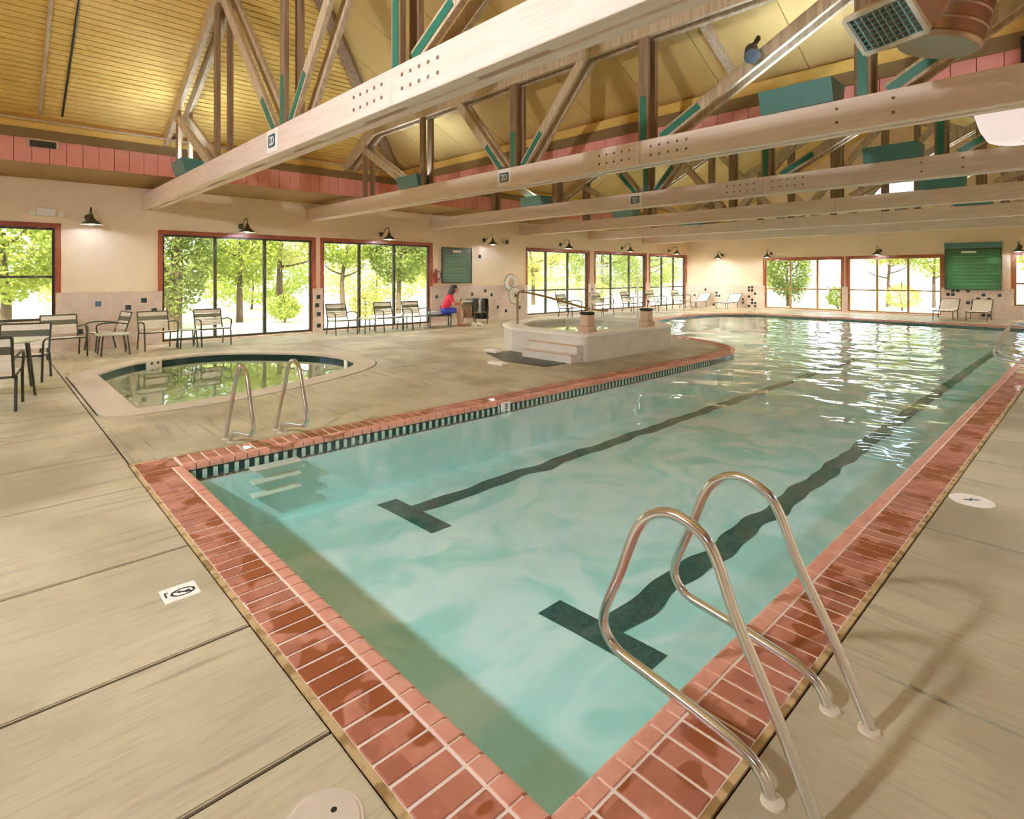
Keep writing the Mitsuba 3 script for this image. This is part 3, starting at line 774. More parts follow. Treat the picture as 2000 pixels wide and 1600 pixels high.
for x, y, z, face, lab in ((-5.232, 4.85, -0.075, 'x', 'white depth marker tile on the left pool edge'),):
    k = thing('depth_marker', lab, 'sign')
    obj('tile', rbox(x - 0.01, x + 0.006, y - 0.08, y + 0.08, z - 0.06, z + 0.06, 0.004, 4), 'm_white', k)
    obj('digit', ex_yz(sg.box(y - 0.02, z - 0.035, y + 0.02, z + 0.035).difference(sg.box(y - 0.03, z - 0.022, y + 0.008, z - 0.004)).difference(sg.box(y - 0.03, z + 0.006, y + 0.008, z + 0.022)), x + 0.006, x + 0.0075), 'm_ink', k)
for (x, y), (nx, ny), lab in (((-12.22, 2.3), (0.9, 0.42), 'white marker tile with two dark marks on the far left rim of the wading pool'), ((-9.62, 4.93), (-0.3, -0.95), 'plain white marker tile at the right end of the wading pool')):
    k = thing('rim_marker', lab, 'sign')
    t_ = np.array([-ny, nx])
    b = rbox(-0.15, 0.15, -0.01, 0.01, -0.15, 0.02, 0.004, 4)
    M = np.eye(4); n_ = np.array([nx, ny]) / math.hypot(nx, ny); M[:2, 0] = [-n_[1], n_[0]]; M[:2, 1] = n_; M[:2, 3] = np.array([x, y]) + n_ * 0.05
    obj('tile', turned(b, M), 'm_white', k)
    if 'two' in lab:
        for sx in (-0.07, 0.05): obj('mark', turned(box(sx, sx + 0.04, 0.010, 0.013, -0.06, -0.02), M), 'm_ink', k)


# ------------------------------------------------------------------ chairs, tables, loungers
def strap(a, b, w, th=0.006, n=(0, 0, 1)):
    return bar(a, b, w, th, n)


def chair_meshes():
    """an armchair of straps facing +x, origin on the floor under the seat centre"""
    W = 0.29; P = {}
    back = lambda s: spline([(0.26, s, 0.38), (-0.18, s, 0.36), (-0.24, s, 0.42), (-0.36, s, 0.80)], 5)
    P['frame'] = (cat([tube(back(W), 0.014, 8), tube(back(-W), 0.014, 8), tube([(-0.36, -W, 0.80), (-0.36, W, 0.80)], 0.014, 8), tube([(0.26, -W, 0.38), (0.26, W, 0.38)], 0.014, 8), tube([(-0.18, -W, 0.36), (-0.18, W, 0.36)], 0.012, 8)]), 'm_chair')
    for s in (1, -1):
        P[f'arm{s}'] = (cat([tube(spline([(-0.28, s * W, 0.56), (0.0, s * (W + 0.03), 0.60), (0.22, s * (W + 0.03), 0.59), (0.29, s * (W + 0.03), 0.54), (0.27, s * (W + 0.02), 0.38)], 5), 0.014, 8)]), 'm_chair')
        P[f'legf{s}'] = (tube([(0.27, s * (W + 0.02), 0.38), (0.31, s * (W + 0.02), 0.0)], 0.015, 8), 'm_chair')
        P[f'legb{s}'] = (tube([(-0.18, s * (W + 0.015), 0.37), (-0.26, s * (W + 0.02), 0.0)], 0.015, 8), 'm_chair')
    for i in range(7):
        x = -0.13 + 0.062 * i
        P[f'seat_strap{i}'] = (box(x - 0.027, x + 0.027, -W, W, 0.372 + 0.003 * i, 0.378 + 0.003 * i), 'm_strap')
    d = np.array([-0.12, 0, 0.38]); d /= np.linalg.norm(d)
    for i, (l0, l1, mm) in enumerate(((0.0, 0.055, 'm_strap'), (0.062, 0.117, 'm_strap'), (0.124, 0.179, 'm_strap'), (0.19, 0.28, 'm_olive'), (0.287, 0.37, 'm_strap'))):
        c = np.array([-0.245, 0, 0.435]) + d * ((l0 + l1) / 2)
        P[f'back_strap{i}'] = (bar(c - [0, W, 0], c + [0, W, 0], l1 - l0, 0.006, d), mm)
    return {k: mikit.ply(m_, b_, 50) for k, (m_, b_) in P.items()}


CH = chair_meshes()


def chair(x, y, ang, label, group=None, s=1.0):
    k = thing('strap_chair', label, 'chair', group)
    M = T().translate([x, y, 0]).rotate([0, 0, 1], ang).scale(s)
    for part, d_ in CH.items():
        nm = part.rstrip('0123456789-'); nm = {'legf': 'leg', 'legb': 'leg'}.get(nm, nm)
        obj(nm, d_, None, k, at=M)
    return k


def table_meshes(r, h, square=False):
    top = rbox(-r, r, -r, r, h - 0.025, h, 0.01, 6) if square else lathe([(0, h - 0.02), (r - 0.01, h - 0.02), (r, h - 0.01), (r - 0.005, h), (0, h)], 28)
    rim = None
    legs = [tube([(a * r * 0.72, b * r * 0.72, h - 0.02), (a * r * 0.85, b * r * 0.85, 0)], 0.014, 8) for a in (1, -1) for b in (1, -1)]
    return top, legs


def table(x, y, r, h, label, square=False, group=None):
    k = thing('side_table' if h < 0.6 else 'round_table', label, 'table', group)
    top, legs = table_meshes(r, h, square)
    M = T().translate([x, y, 0])
    obj('tabletop', mikit.ply(top, 'm_top', 30), None, k, at=M)
    for l in legs: obj('leg', mikit.ply(l, 'm_chair', 50), None, k, at=M)
    return k


chair(-14.05, 1.15, 8, 'cream and olive strap chair below the left window, left of the low side table')
chair(-14.62, 1.93, -80, 'low strap chair seen from the side against the tiled wall behind the first side table')
chair(-14.1, 2.75, 4, 'cream and olive strap chair against the tiled wall beside the first glass doors')
chair(-14.15, 3.85, 2, 'cream and olive strap chair standing in front of the first glass doors')
table(-13.75, 1.92, 0.28, 0.42, 'low side table with pale top between the two chairs by the left wall', True)
table(-14.0, 3.3, 0.2, 0.4, 'low side table with dark legs between chairs at the first glass doors', True)
for y, lab in ((7.1, 'strap chair at the left panel of the second glass doors'), (8.55, 'strap chair at the middle panel of the second glass doors'), (9.5, 'strap chair at the right panel of the second glass doors')):
    chair(-14.25, y, 0, lab)
for y, lab in ((7.8, 'low side table between left and middle chairs at the second glass doors'), (9.03, 'low side table between middle and right chairs at the second glass doors')):
    table(-14.1, y, 0.2, 0.4, lab, True)
table(-10.2, 0.08, 0.5, 0.72, 'round table with pale top and dark legs at the left picture border')
chair(-9.1, -0.02, 172, 'strap chair at the round table nearest to the camera on the left', s=1.1)
chair(-11.25, 0.4, -14, 'strap chair on the far side of the round table at the left border', s=1.05)
for i, (x, y, a, lab) in enumerate(((-13.4, 15.6, 10, 'pale strap chair behind the raised spa, first of the row by the windows'), (-13.9, 18.2, 0, 'strap chair behind the spa beside the post between two windows'), (-13.9, 20.3, 0, 'strap chair in front of the window right of the spa'), (-13.9, 22.2, 0, 'strap chair in front of the window behind the stone pillar'), (-13.9, 24.4, 0, 'strap chair at the last window of the left wall'))):
    chair(x, y, a, lab, s=1.1)

LG = {}


def lounger_meshes():
    W, P = 0.32, {}
    P['frame'] = (cat([tube([(-0.1, s * W, 0.34), (1.25, s * W, 0.34)], 0.016, 8) for s in (1, -1)] + [tube([(-0.1, s * W, 0.34), (-0.62, s * W, 0.78)], 0.016, 8) for s in (1, -1)] + [tube([(1.25, -W, 0.34), (1.25, W, 0.34)], 0.016, 8), tube([(-0.62, -W, 0.78), (-0.62, W, 0.78)], 0.016, 8)]), 'm_chair')
    for i, (x, s) in enumerate(((0, 1), (0, -1), (1.1, 1), (1.1, -1))): P[f'leg{i}'] = (tube([(x, s * W, 0.34), (x, s * W, 0)], 0.015, 8), 'm_chair')
    P['seat_sling'] = (box(-0.08, 1.24, -W + 0.01, W - 0.01, 0.345, 0.355), 'm_strap')
    P['back_sling'] = (bar((-0.1, 0, 0.35), (-0.6, 0, 0.775), 0.6, 0.01, (0, 1, 0)), 'm_strap')
    return {k: mikit.ply(m_, b_, 50) for k, (m_, b_) in P.items()}


LG = lounger_meshes()
for x, lab in ((-13.9, 'pale lounge chair at the left corner of the back wall'), (-12.3, 'pale lounge chair on the back wall between corner and windows'), (-3.95, 'pale lounge chair below the left end of the green board'), (-3.0, 'pale lounge chair below the right end of the green board')):
    k = thing('lounge_chair', lab, 'lounge chair')
    M = T().translate([x, 26.3, 0]).rotate([0, 0, 1], -90).scale(0.9)
    for part, d_ in LG.items(): obj(part.rstrip('0123456789'), d_, None, k, at=M)

# ------------------------------------------------------------------ wall things
def board(key, lab, axis, a, b, c, d, at, mm, header=None):
    k = thing(key, lab, 'notice board')
    f = (lambda u0, u1, w0, w1, z0, z1: box(at + w0, at + w1, u0, u1, z0, z1)) if axis == 'x' else (lambda u0, u1, w0, w1, z0, z1: box(u0, u1, at - w1, at - w0, z0, z1))
    obj('panel', f(a, b, 0.005, 0.03, c, d), mm, k)
    t = 0.035
    obj('frame', cat([f(a - t, a, 0.0, 0.045, c - t, d + t), f(b, b + t, 0, 0.045, c - t, d + t), f(a, b, 0, 0.045, d, d + t), f(a, b, 0, 0.045, c - t, c)]), 'm_frame', k)
    return k, f


k, f = board('notice_board', 'dark slate notice board on the left wall right of the second glass doors', 'x', 11.03, 12.24, 1.37, 2.50, -15.0, 'm_slate')
obj('heading', f(11.45, 11.8, 0.03, 0.033, 2.37, 2.44), 'm_white', k)
obj('writing', cat([f(11.12, 12.0 + 0.12 * (i % 2), 0.03, 0.032, 2.26 - 0.11 * i, 2.285 - 0.11 * i) for i in range(8)]), 'm_board_line', k, label='rows of faint pale writing')
k, f = board('notice_board', 'large dark green notice board on the back wall at right', 'y', -4.12, -2.52, 1.08, 2.58, 27.0, 'm_green')
obj('heading', f(-3.65, -3.2, 0.03, 0.034, 2.44, 2.52), 'm_white', k)
obj('writing', cat([f(-3.9, -2.8 + 0.1 * (i % 3), 0.03, 0.032, 2.3 - 0.13 * i, 2.335 - 0.13 * i) for i in range(9)]), 'm_board_line', k, label='rows of faint pale writing')
obj('header_board', f(-4.16, -2.48, 0.0, 0.05, 2.62, 2.84), 'm_tealbox', k)
for i, (z, r, y) in enumerate(((1.33, 0.30, 14.05), (0.86, 0.30, 14.1))):
    k = thing('life_ring', ('upper', 'lower')[i] + ' white life ring of the pair on the left wall beside the windows', 'life ring')
    m_ = trimesh.creation.torus(r - 0.08, 0.08, 28, 12); m_.apply_transform(trimesh.transformations.rotation_matrix(math.pi / 2, [0, 1, 0])); m_.apply_translation((-14.9 + 0.17 * i, y, z))
    obj('ring', m_, 'm_white', k, True)
    obj('rope', tube(spline([(-14.9 + 0.17 * i, y + (r + 0.012) * math.cos(t), z + (r + 0.012) * math.sin(t)) for t in np.linspace(0, 2 * math.pi, 17)], 3), 0.008, 6), 'm_olive', k, 60)
k = thing('wall_clock', 'small round white clock beside the slate board', 'clock')
obj('face', lathe([(0, 0.02), (0.13, 0.02), (0.13, 0), (0, 0)], 24, (-15, 10.82, 1.6), (1, 0, 0)), 'm_white', k)
obj('rim', lathe([(0.13, 0.0), (0.155, 0.0), (0.155, 0.03), (0.13, 0.03), (0.13, 0)], 24, (-15, 10.82, 1.6), (1, 0, 0)), 'm_black', k)
k = thing('fire_extinguisher', 'red fire extinguisher on the wall beside the second glass doors', 'fire extinguisher')
obj('cylinder', lathe([(0, 0), (0.06, 0), (0.065, 0.03), (0.065, 0.34), (0.03, 0.4), (0, 0.4)], 16, (-14.92, 10.72, 1.35)), 'm_tile_red', k, 40)
obj('valve', lathe([(0, 0), (0.025, 0), (0.025, 0.07), (0, 0.07)], 10, (-14.92, 10.72, 1.75)), 'm_black', k)
obj('hose', tube(spline([(-14.9, 10.72, 1.79), (-14.87, 10.66, 1.7), (-14.87, 10.65, 1.5)], 5), 0.01, 6), 'm_black', k)
k = thing('emergency_light', 'white emergency light box high on the left wall above the left window', 'emergency light')
obj('case', rbox(-15.0, -14.88, 0.78, 1.1, 2.82, 2.98, 0.015), 'm_white', k)
for y in (0.72, 1.18): obj('lamp_head', lathe([(0, 0), (0.045, 0), (0.055, 0.06), (0, 0.07)], 14, (-14.93, y, 2.88), (1, 0.1, -0.2)), 'm_white', k, 40)
k = thing('wall_outlet', 'small dark outlet plate right of the slate board', 'outlet')
scene[k] = mikit.ply(rbox(-15, -14.98, 12.6, 12.7, 2.2, 2.32, 0.004, 4), 'm_black')
k = thing('wall_speaker', 'small pale loudspeaker on the left wall right of the lamp above the slate board', 'loudspeaker')
obj('body', rbox(-15, -14.88, 13.75, 13.95, 2.72, 2.92, 0.02), 'm_curb', k)
obj('grille', lathe([(0, 0.01), (0.07, 0.01), (0.07, 0), (0, 0)], 16, (-14.88, 13.85, 2.82), (1, 0, 0)), 'm_frame', k)
k = thing('fascia_vent', 'small framed vent in the pink boards at the left', 'vent')
obj('frame', cat([box(-12.875, -12.84, 0.55, 0.59, 3.85, 4.0), box(-12.875, -12.84, 0.95, 0.99, 3.85, 4.0), box(-12.875, -12.84, 0.59, 0.95, 3.97, 4.0)]), 'm_web', k)
obj('grille', box(-12.877, -12.86, 0.59, 0.95, 3.86, 3.97), 'm_frame', k)

# ------------------------------------------------------------------ duct, bowl, spotlight
k = thing('air_duct', 'round ribbed metal air duct with a square grille hanging at the top right corner', 'air duct')
p0, p1 = np.array([-0.87, 5.35, 3.36]), np.array([-0.52, 5.45, 4.75])
ax = (p1 - p0) / np.linalg.norm(p1 - p0); L = np.linalg.norm(p1 - p0); prof = [(0.0, 0.0), (0.262, 0.0), (0.27, 0.01)]
z = 0.02
while z < L: prof += [(0.272, z), (0.281, z + 0.01), (0.281, z + 0.02), (0.272, z + 0.03)]; z += 0.11
prof += [(0.272, L), (0.0, L)]
obj('duct_body', lathe(prof, 36, p0, ax), 'm_duct', k, 40)
gc = np.array([-1.14, 5.02, 3.52]); gn = np.array([-0.25, -0.62, -0.74]); gn /= np.linalg.norm(gn)
gx = np.cross([0, 0, 1.0], gn); gx /= np.linalg.norm(gx); gx = -gx if gx[0] < 0 else gx
gy = np.cross(gn, gx); gy = -gy if gy[2] < 0 else gy
G = lambda a_, b_, c_=0.0: gc + gx * a_ + gy * b_ + gn * c_
gw, gh = 0.24, 0.17
obj('grille_frame', cat([bar(G(-gw, -gh), G(gw, -gh), 0.035, 0.035, gn), bar(G(-gw, gh), G(gw, gh), 0.035, 0.035, gn), bar(G(-gw, -gh), G(-gw, gh), 0.035, 0.035, gn), bar(G(gw, -gh), G(gw, gh), 0.035, 0.035, gn)]), 'm_curb', k)
for i in range(8): obj('louvre', bar(G(-gw, -gh + 0.042 * (i + 0.5), -0.01), G(gw, -gh + 0.042 * (i + 0.5), -0.01), 0.03, 0.006, gn), 'm_tealbox', k)
for i in range(10): obj('bar', bar(G(-gw + 0.048 * (i + 0.5), -gh), G(-gw + 0.048 * (i + 0.5), gh), 0.01, 0.008, gn), 'm_towel_', k)
obj('neck', man(m3.Manifold.batch_hull([m3.Manifold.sphere(0.01, 6).translate(tuple(map(float, q_))) for q_ in (G(-gw, -gh, -0.03), G(gw, -gh, -0.03), G(-gw, gh, -0.03), G(gw, gh, -0.03), G(0.1, -0.1, -0.34), G(0.36, -0.1, -0.34), G(0.1, 0.12, -0.34), G(0.36, 0.12, -0.34))])), 'm_duct', k)
for dx in (-0.2, 0.2): obj('hanger', tube([p0 + ax * 1.0 + [dx, 0, 0], p0 + ax * 1.0 + [dx, 0, 0.9]], 0.01, 6), 'm_black', k)
k = thing('ceiling_bowl', 'large pale pink bowl shaped ceiling fixture at the right border below the second beam', 'ceiling fixture')
obj('bowl', lathe([(0.0, 0.0), (0.22, 0.0), (0.29, 0.03), (0.36, 0.16), (0.42, 0.38), (0.45, 0.46), (0.435, 0.46), (0.35, 0.18), (0.2, 0.03), (0, 0.02)], 36, (-0.56, 8.0, 3.02)), 'm_bowl', k, 40); scene[k + '__bowl'].update(emit(0.1, (1, 0.88, 0.88), 0.3))  # faint emission added to brighten the bowl
obj('rod', tube([(-0.56, 8.0, 3.02), (-0.56, 7.9, 4.1)], 0.02, 8), 'm_black', k)
k = thing('spotlight', 'black spotlight mounted high between webs right of the middle', 'spotlight')
obj('body', lathe([(0, 0), (0.07, 0), (0.09, 0.18), (0, 0.18)], 14, (-2.78, 6.45, 4.22), (0.3, -0.6, -0.7)), 'm_black', k, 40)
obj('bracket', bar((-2.78, 6.45, 4.22), (-2.72, 6.52, 4.36), 0.05, 0.03), 'm_black', k)

# ------------------------------------------------------------------ raised spa
spa = sg.Polygon([(-6.52, 8.0), (-6.5, 11.0), (-7.6, 11.9), (-9.0, 11.8), (-9.75, 10.9), (-9.8, 9.5), (-9.3, 8.55), (-8.5, 8.05)])
spa = spa.buffer(-0.12).buffer(0.12, quad_segs=5)
inn = spa.buffer(-0.38)
k = thing('raised_spa', 'raised white spa tub standing on the deck beside the pool bend', 'spa')
obj('body', extrude(spa.difference(inn), 0, 0.46), 'm_spa', k)
obj('rim', extrude(spa.buffer(0.03).difference(inn.buffer(-0.02)), 0.46, 0.51), 'm_white', k)
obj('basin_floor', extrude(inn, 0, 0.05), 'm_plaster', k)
for i, (d_, z0, z1) in enumerate(((0.34, 0.0, 0.16), (0.17, 0.16, 0.31))):
    obj('step', rbox(-7.8, -6.55, 8.0 - d_, 8.02, z0, z1, 0.015), 'm_spa', k)
    obj('nosing', box(-7.8, -6.55, 8.0 - d_ - 0.006, 8.0 - d_ + 0.05, z1 - 0.012, z1 + 0.006), 'm_stone', k, label='tan tile nosing')
tm = trimesh.creation.triangulate_polygon(inn, engine='earcut')
scene['spa_water'] = mikit.ply(trimesh.Trimesh(np.c_[tm[0], np.full(len(tm[0]), 0.40)], tm[1], process=False), 'm_water_tub'); taken.add('spa_water')
say('spa_water', 'water in the raised white spa', 'water')
for (x, y), lab in (((-6.85, 8.5), 'short stone pillar on the spa rim at its near corner'), ((-6.72, 10.35), 'short tan stone pillar with dark cap on the spa rim at right')):
    k = thing('spa_pillar', lab, 'pillar')
    obj('foot', rbox(x - 0.14, x + 0.14, y - 0.14, y + 0.14, 0.51, 0.62, 0.03), 'm_stone', k)
    obj('shaft', rbox(x - 0.1, x + 0.1, y - 0.1, y + 0.1, 0.62, 0.84, 0.02), 'm_stone', k)
    obj('cap', rbox(x - 0.11, x + 0.11, y - 0.11, y + 0.11, 0.84, 0.89, 0.02), 'm_black', k)
k = thing('spa_handrail', 'dark bent handrail rising over the left side of the spa', 'handrail')
obj('rail', tube(spline([(-9.05, 8.75, 0.5), (-9.05, 8.76, 1.15), (-8.95, 8.85, 1.22), (-8.6, 9.2, 1.12), (-8.0, 9.9, 0.86), (-7.7, 10.3, 0.8)], 6), 0.024, 10), 'm_bronze', k, 60)
obj('post', tube([(-7.95, 9.96, 0.3), (-7.95, 9.96, 0.86)], 0.02, 8), 'm_bronze', k)
k = thing('deck_mat', 'dark green rubber mat at the foot of the spa steps', 'mat')
q = [ray_ground(*c) for c in ((948, 690), (1000, 686), (1122, 708), (1065, 717), (985, 706))]
scene[k] = mikit.ply(extrude(sg.Polygon(q).buffer(-0.05).buffer(0.05), 0.001, 0.014), 'm_chair')
for i, (u, v) in enumerate(((962, 689), (972, 713))):
    x, y = ray_ground(u, v); k = thing('foam_float', ('pale foam float lying left of the spa foot', 'small pale foam float on the deck just before the dark mat')[i], 'pool float')
    scene[k] = mikit.ply(rbox(x - 0.2, x + 0.2, y - 0.09, y + 0.09, 0.001, 0.06, 0.025), 'm_white', 40)
# glass screen behind the steps
k = thing('glass_screen', 'frameless glass screen standing on the spa rim', 'glass screen')
g0 = np.array([[-6.9, 8.7, 0.51], [-6.85, 10.2, 0.51], [-6.85, 10.2, 1.55], [-6.9, 8.7, 1.55]])
obj('pane', (g0, [[0, 1, 2], [0, 2, 3]]), 'm_pane', k)
for x, y in ((-6.9, 8.68), (-6.85, 10.22)): obj('post', tube([(x, y, 0.51), (x, y, 1.58)], 0.014, 8), 'm_steel', k)

# ------------------------------------------------------------------ seated person and the things beside
def bones(joints, links, ref=0.03):
    M = None
    for a, b in links:
        pa, ra = joints[a]; pb, rb = joints[b]
        h = m3.Manifold.batch_hull([m3.Manifold.sphere(ra, 16).translate(tuple(map(float, pa))), m3.Manifold.sphere(rb, 16).translate(tuple(map(float, pb)))])
        M = h if M is None else M + h
    m_ = man(M.refine_to_length(ref))
    m_.merge_vertices()
    trimesh.smoothing.filter_taubin(m_, 0.5, 0.53, 8)
    return m_


mat('m_skin', (206, 150, 120), 0.55); mat('m_hair', (34, 26, 22), 0.5); mat('m_red', (224, 52, 84), 0.7); mat('m_magenta', (196, 60, 150), 0.7); mat('m_blue', (44, 66, 168), 0.7); mat('m_towel', (196, 200, 206), 0.9); mat('m_dark', (38, 44, 40), 0.8); mat('m_page', (236, 228, 208), 0.7); mat('m_khaki', (140, 118, 84), 0.8)
PX, PY = -14.2, 10.55
# faces +y and a little towards the room; origin on the floor under the hips
def P_(f, s, z):      # forward, to the left side, up
    a = math.radians(62); fx = np.array([math.cos(a), math.sin(a), 0]); sx = np.array([-math.sin(a), math.cos(a), 0])
    return np.array([PX, PY, 0]) + fx * f + sx * s + np.array([0, 0, z])


J = {'pelvis': (P_(0, 0, 0.50), 0.13), 'waist': (P_(0.05, 0, 0.68), 0.115), 'chest': (P_(0.14, 0, 0.86), 0.13), 'neck0': (P_(0.20, 0, 1.0), 0.055), 'neck1': (P_(0.25, 0, 1.06), 0.05)}
for s, t in ((1, 'l'), (-1, 'r')):
    J.update({'hip' + t: (P_(0.02, 0.09 * s, 0.48), 0.095), 'knee' + t: (P_(0.44, 0.11 * s, 0.50), 0.062), 'ankle' + t: (P_(0.46, 0.10 * s, 0.09), 0.042), 'toe' + t: (P_(0.62, 0.10 * s, 0.035), 0.032), 'heel' + t: (P_(0.43, 0.10 * s, 0.04), 0.035),
              'sh' + t: (P_(0.17, 0.17 * s, 0.93), 0.062), 'el' + t: (P_(0.24, 0.23 * s, 0.68), 0.045), 'wr' + t: (P_(0.44, 0.10 * s, 0.70), 0.03), 'pm' + t: (P_(0.50, 0.075 * s, 0.70), 0.03)})
    for i in range(4): J[f'f{i}{t}'] = (P_(0.545, (0.10 - 0.02 * i) * s, 0.70 + 0.005 * i), 0.011); J[f'g{i}{t}'] = (P_(0.575, (0.085 - 0.018 * i) * s, 0.675), 0.009)
    J['th' + t] = (P_(0.53, 0.04 * s, 0.735), 0.010)
links = [('pelvis', 'waist'), ('waist', 'chest'), ('chest', 'neck0'), ('neck0', 'neck1')]
for t in 'lr':
    links += [('pelvis', 'hip' + t), ('hip' + t, 'knee' + t), ('knee' + t, 'ankle' + t), ('ankle' + t, 'heel' + t), ('heel' + t, 'toe' + t), ('ankle' + t, 'toe' + t), ('chest', 'sh' + t), ('sh' + t, 'el' + t), ('el' + t, 'wr' + t), ('wr' + t, 'pm' + t), ('pm' + t, 'th' + t)]
    for i in range(4): links += [('pm' + t, f'f{i}{t}'), (f'f{i}{t}', f'g{i}{t}')]
hd = P_(0.30, 0, 1.17)
J.update({'cran': (hd, 0.098), 'jaw': (P_(0.37, 0, 1.085), 0.052), 'brow': (P_(0.36, 0, 1.165), 0.068), 'nose': (P_(0.432, 0, 1.125), 0.013), 'nose0': (P_(0.415, 0, 1.155), 0.012), 'earl': (P_(0.305, 0.098, 1.15), 0.02), 'earr': (P_(0.305, -0.098, 1.15), 0.02)})
links += [('neck1', 'cran'), ('cran', 'jaw'), ('cran', 'brow'), ('brow', 'jaw'), ('nose0', 'nose'), ('cran', 'earl'), ('cran', 'earr')]
k = thing('person', 'person with long dark hair in red top and blue shorts sitting by the wall', 'person')
obj('body', bones(J, links, 0.022), 'm_skin', k, True)
for s in (1, -1):
    e_ = trimesh.creation.icosphere(1, 0.011); e_.apply_translation(P_(0.424, 0.032 * s, 1.158)); obj('eye', e_, 'm_hair', k)
obj('mouth', bar(P_(0.421, -0.022, 1.088), P_(0.421, 0.022, 1.088), 0.01, 0.008, (0, 0, 1)), 'm_tile_red', k)
obj('hair', bones({'a': (P_(0.275, 0, 1.20), 0.108), 'b': (P_(0.21, 0, 1.10), 0.095), 'c': (P_(0.11, 0, 0.95), 0.07), 'd': (P_(0.27, 0.09, 1.10), 0.04), 'e': (P_(0.27, -0.09, 1.10), 0.04), 'f': (P_(0.2, 0.1, 0.98), 0.03), 'g': (P_(0.2, -0.1, 0.98), 0.03), 'h': (P_(0.34, 0, 1.235), 0.06)},
                  [('a', 'b'), ('b', 'c'), ('a', 'd'), ('a', 'e'), ('d', 'f'), ('e', 'g'), ('a', 'h')], 0.03), 'm_hair', k, True)
up_ = {q: (J[q][0], J[q][1] + 0.014) for q in ('waist', 'chest', 'shl', 'shr', 'ell', 'elr')}
up_['ell'] = (0.45 * J['shl'][0] + 0.55 * J['ell'][0], 0.062); up_['elr'] = (0.45 * J['shr'][0] + 0.55 * J['elr'][0], 0.062); up_['low'] = (J['pelvis'][0] + np.array([0, 0, 0.08]), 0.138)
obj('top', bones(up_, [('low', 'waist'), ('waist', 'chest'), ('chest', 'shl'), ('chest', 'shr'), ('shl', 'ell'), ('shr', 'elr')], 0.03), 'm_red', k, True, label='red top')
sh_ = {'p': (J['pelvis'][0], 0.146), 'hl': (J['hipl'][0], 0.112), 'hr': (J['hipr'][0], 0.112), 'kl': (0.35 * J['hipl'][0] + 0.65 * J['kneel'][0], 0.09), 'kr': (0.35 * J['hipr'][0] + 0.65 * J['kneer'][0], 0.09)}
obj('shorts', bones(sh_, [('p', 'hl'), ('p', 'hr'), ('hl', 'kl'), ('hr', 'kr')], 0.03), 'm_blue', k, True, label='blue shorts')
bk = thing('book', 'open book held by the seated person', 'book')
for s in (1, -1):
    obj('page', bar(P_(0.54, 0.002 * s, 0.745), P_(0.56, 0.14 * s, 0.775), 0.2, 0.012, P_(0.1, 0, 0.12) - P_(0, 0, 0)), 'm_page', bk)
k = thing('bench_seat', 'low dark seat under the person at the tiled wall', 'bench')
a = 62
M = T().translate([PX, PY, 0]).rotate([0, 0, 1], a)
obj('seat', mikit.ply(rbox(-0.55, 0.2, -0.3, 0.3, 0.33, 0.375, 0.015), 'm_dark'), None, k, at=M)
for x in (-0.5, 0.15):
    for y in (-0.26, 0.26): obj('leg', mikit.ply(tube([(x, y, 0.33), (x, y, 0)], 0.018, 8), 'm_chair', 50), None, k, at=M)
k = thing('folded_towel', 'pale grey towel lying on the seat behind the seated person', 'towel')
obj('fold', mikit.ply(rbox(-0.5, -0.2, -0.26, 0.26, 0.376, 0.47, 0.035), 'm_towel', 40), None, k, at=M)
c1 = chair(-14.2, 11.75, 5, 'strap chair covered by towel and jacket to the right of the seated person')


def drape(x0, x1, y0, y1, z, fall, seed):
    xs_, ys_ = np.linspace(x0, x1, 15), np.linspace(y0 - fall, y1 + fall, 31); V, F = [], []
    for j, yy in enumerate(ys_):
        for i, xx in enumerate(xs_):
            o = max(y0 - yy, yy - y1, 0); edge = y0 if yy < y0 else y1
            yc = yy if o == 0 else edge + (-0.03 if yy < y0 else 0.03) * min(1, o / 0.03)
            w_ = 0.02 * math.sin(i * 1.3 + seed) * min(1, o / 0.1)
            V.append((xx + 0.01 * math.sin(j * 0.8 + seed), yc + w_, z - o + 0.01 * math.sin(i * 0.9 + seed)))
    n_ = len(xs_)
    for j in range(len(ys_) - 1):
        for i in range(n_ - 1): a_ = j * n_ + i; F += [(a_, a_ + 1, a_ + n_ + 1), (a_, a_ + n_ + 1, a_ + n_)]
    m_ = trimesh.Trimesh(V, F, process=False); m_b = m_.copy(); m_b.vertices[:, 2] += 0.008; m_.invert()
    return cat([m_, m_b])


k = thing('towel', 'khaki towel hanging over the left arm of the chair beside the person', 'towel')
scene[k] = mikit.ply(drape(-14.4, -13.9, 11.42, 11.5, 0.64, 0.42, 1), 'm_khaki', True)
k = thing('jacket', 'dark green jacket with a white stripe hung over the chair right of the person', 'jacket')
scene[k] = mikit.ply(drape(-14.55, -13.95, 11.98, 12.1, 0.82, 0.66, 2), 'm_dark', True)
obj('stripe', drape(-14.2, -14.1, 11.972, 12.108, 0.832, 0.5, 2), 'm_white', k, label='white stripe')
for i, (x, y) in enumerate(((-13.72, 11.28), (-13.6, 11.42))):
    k = thing('shoe', ('left', 'right')[i] + ' pale shoe of the pair on the deck before the khaki towel', 'shoe', None)
    obj('upper', man(m3.Manifold.batch_hull([m3.Manifold.sphere(r_, 12).translate((x + a_, y + 0.02 * a_, z_)) for a_, r_, z_ in ((0, 0.045, 0.06), (0.02, 0.04, 0.1), (0.2, 0.035, 0.045))])), 'm_page', k, True)
    obj('sole', rbox(x - 0.05, x + 0.235, y - 0.045, y + 0.05, 0.001, 0.022, 0.01), 'm_white', k)

# ------------------------------------------------------------------ outdoors
obj('outdoor_ground', extrude(sg.box(-90, -60, 60, 110).difference(sg.box(-15.15, -8.0, 3.1, 27.15)), -0.3, -0.06), 'm_ground')
say('outdoor_ground', 'bright pale ground outside the windows', 'ground', None, 'structure')


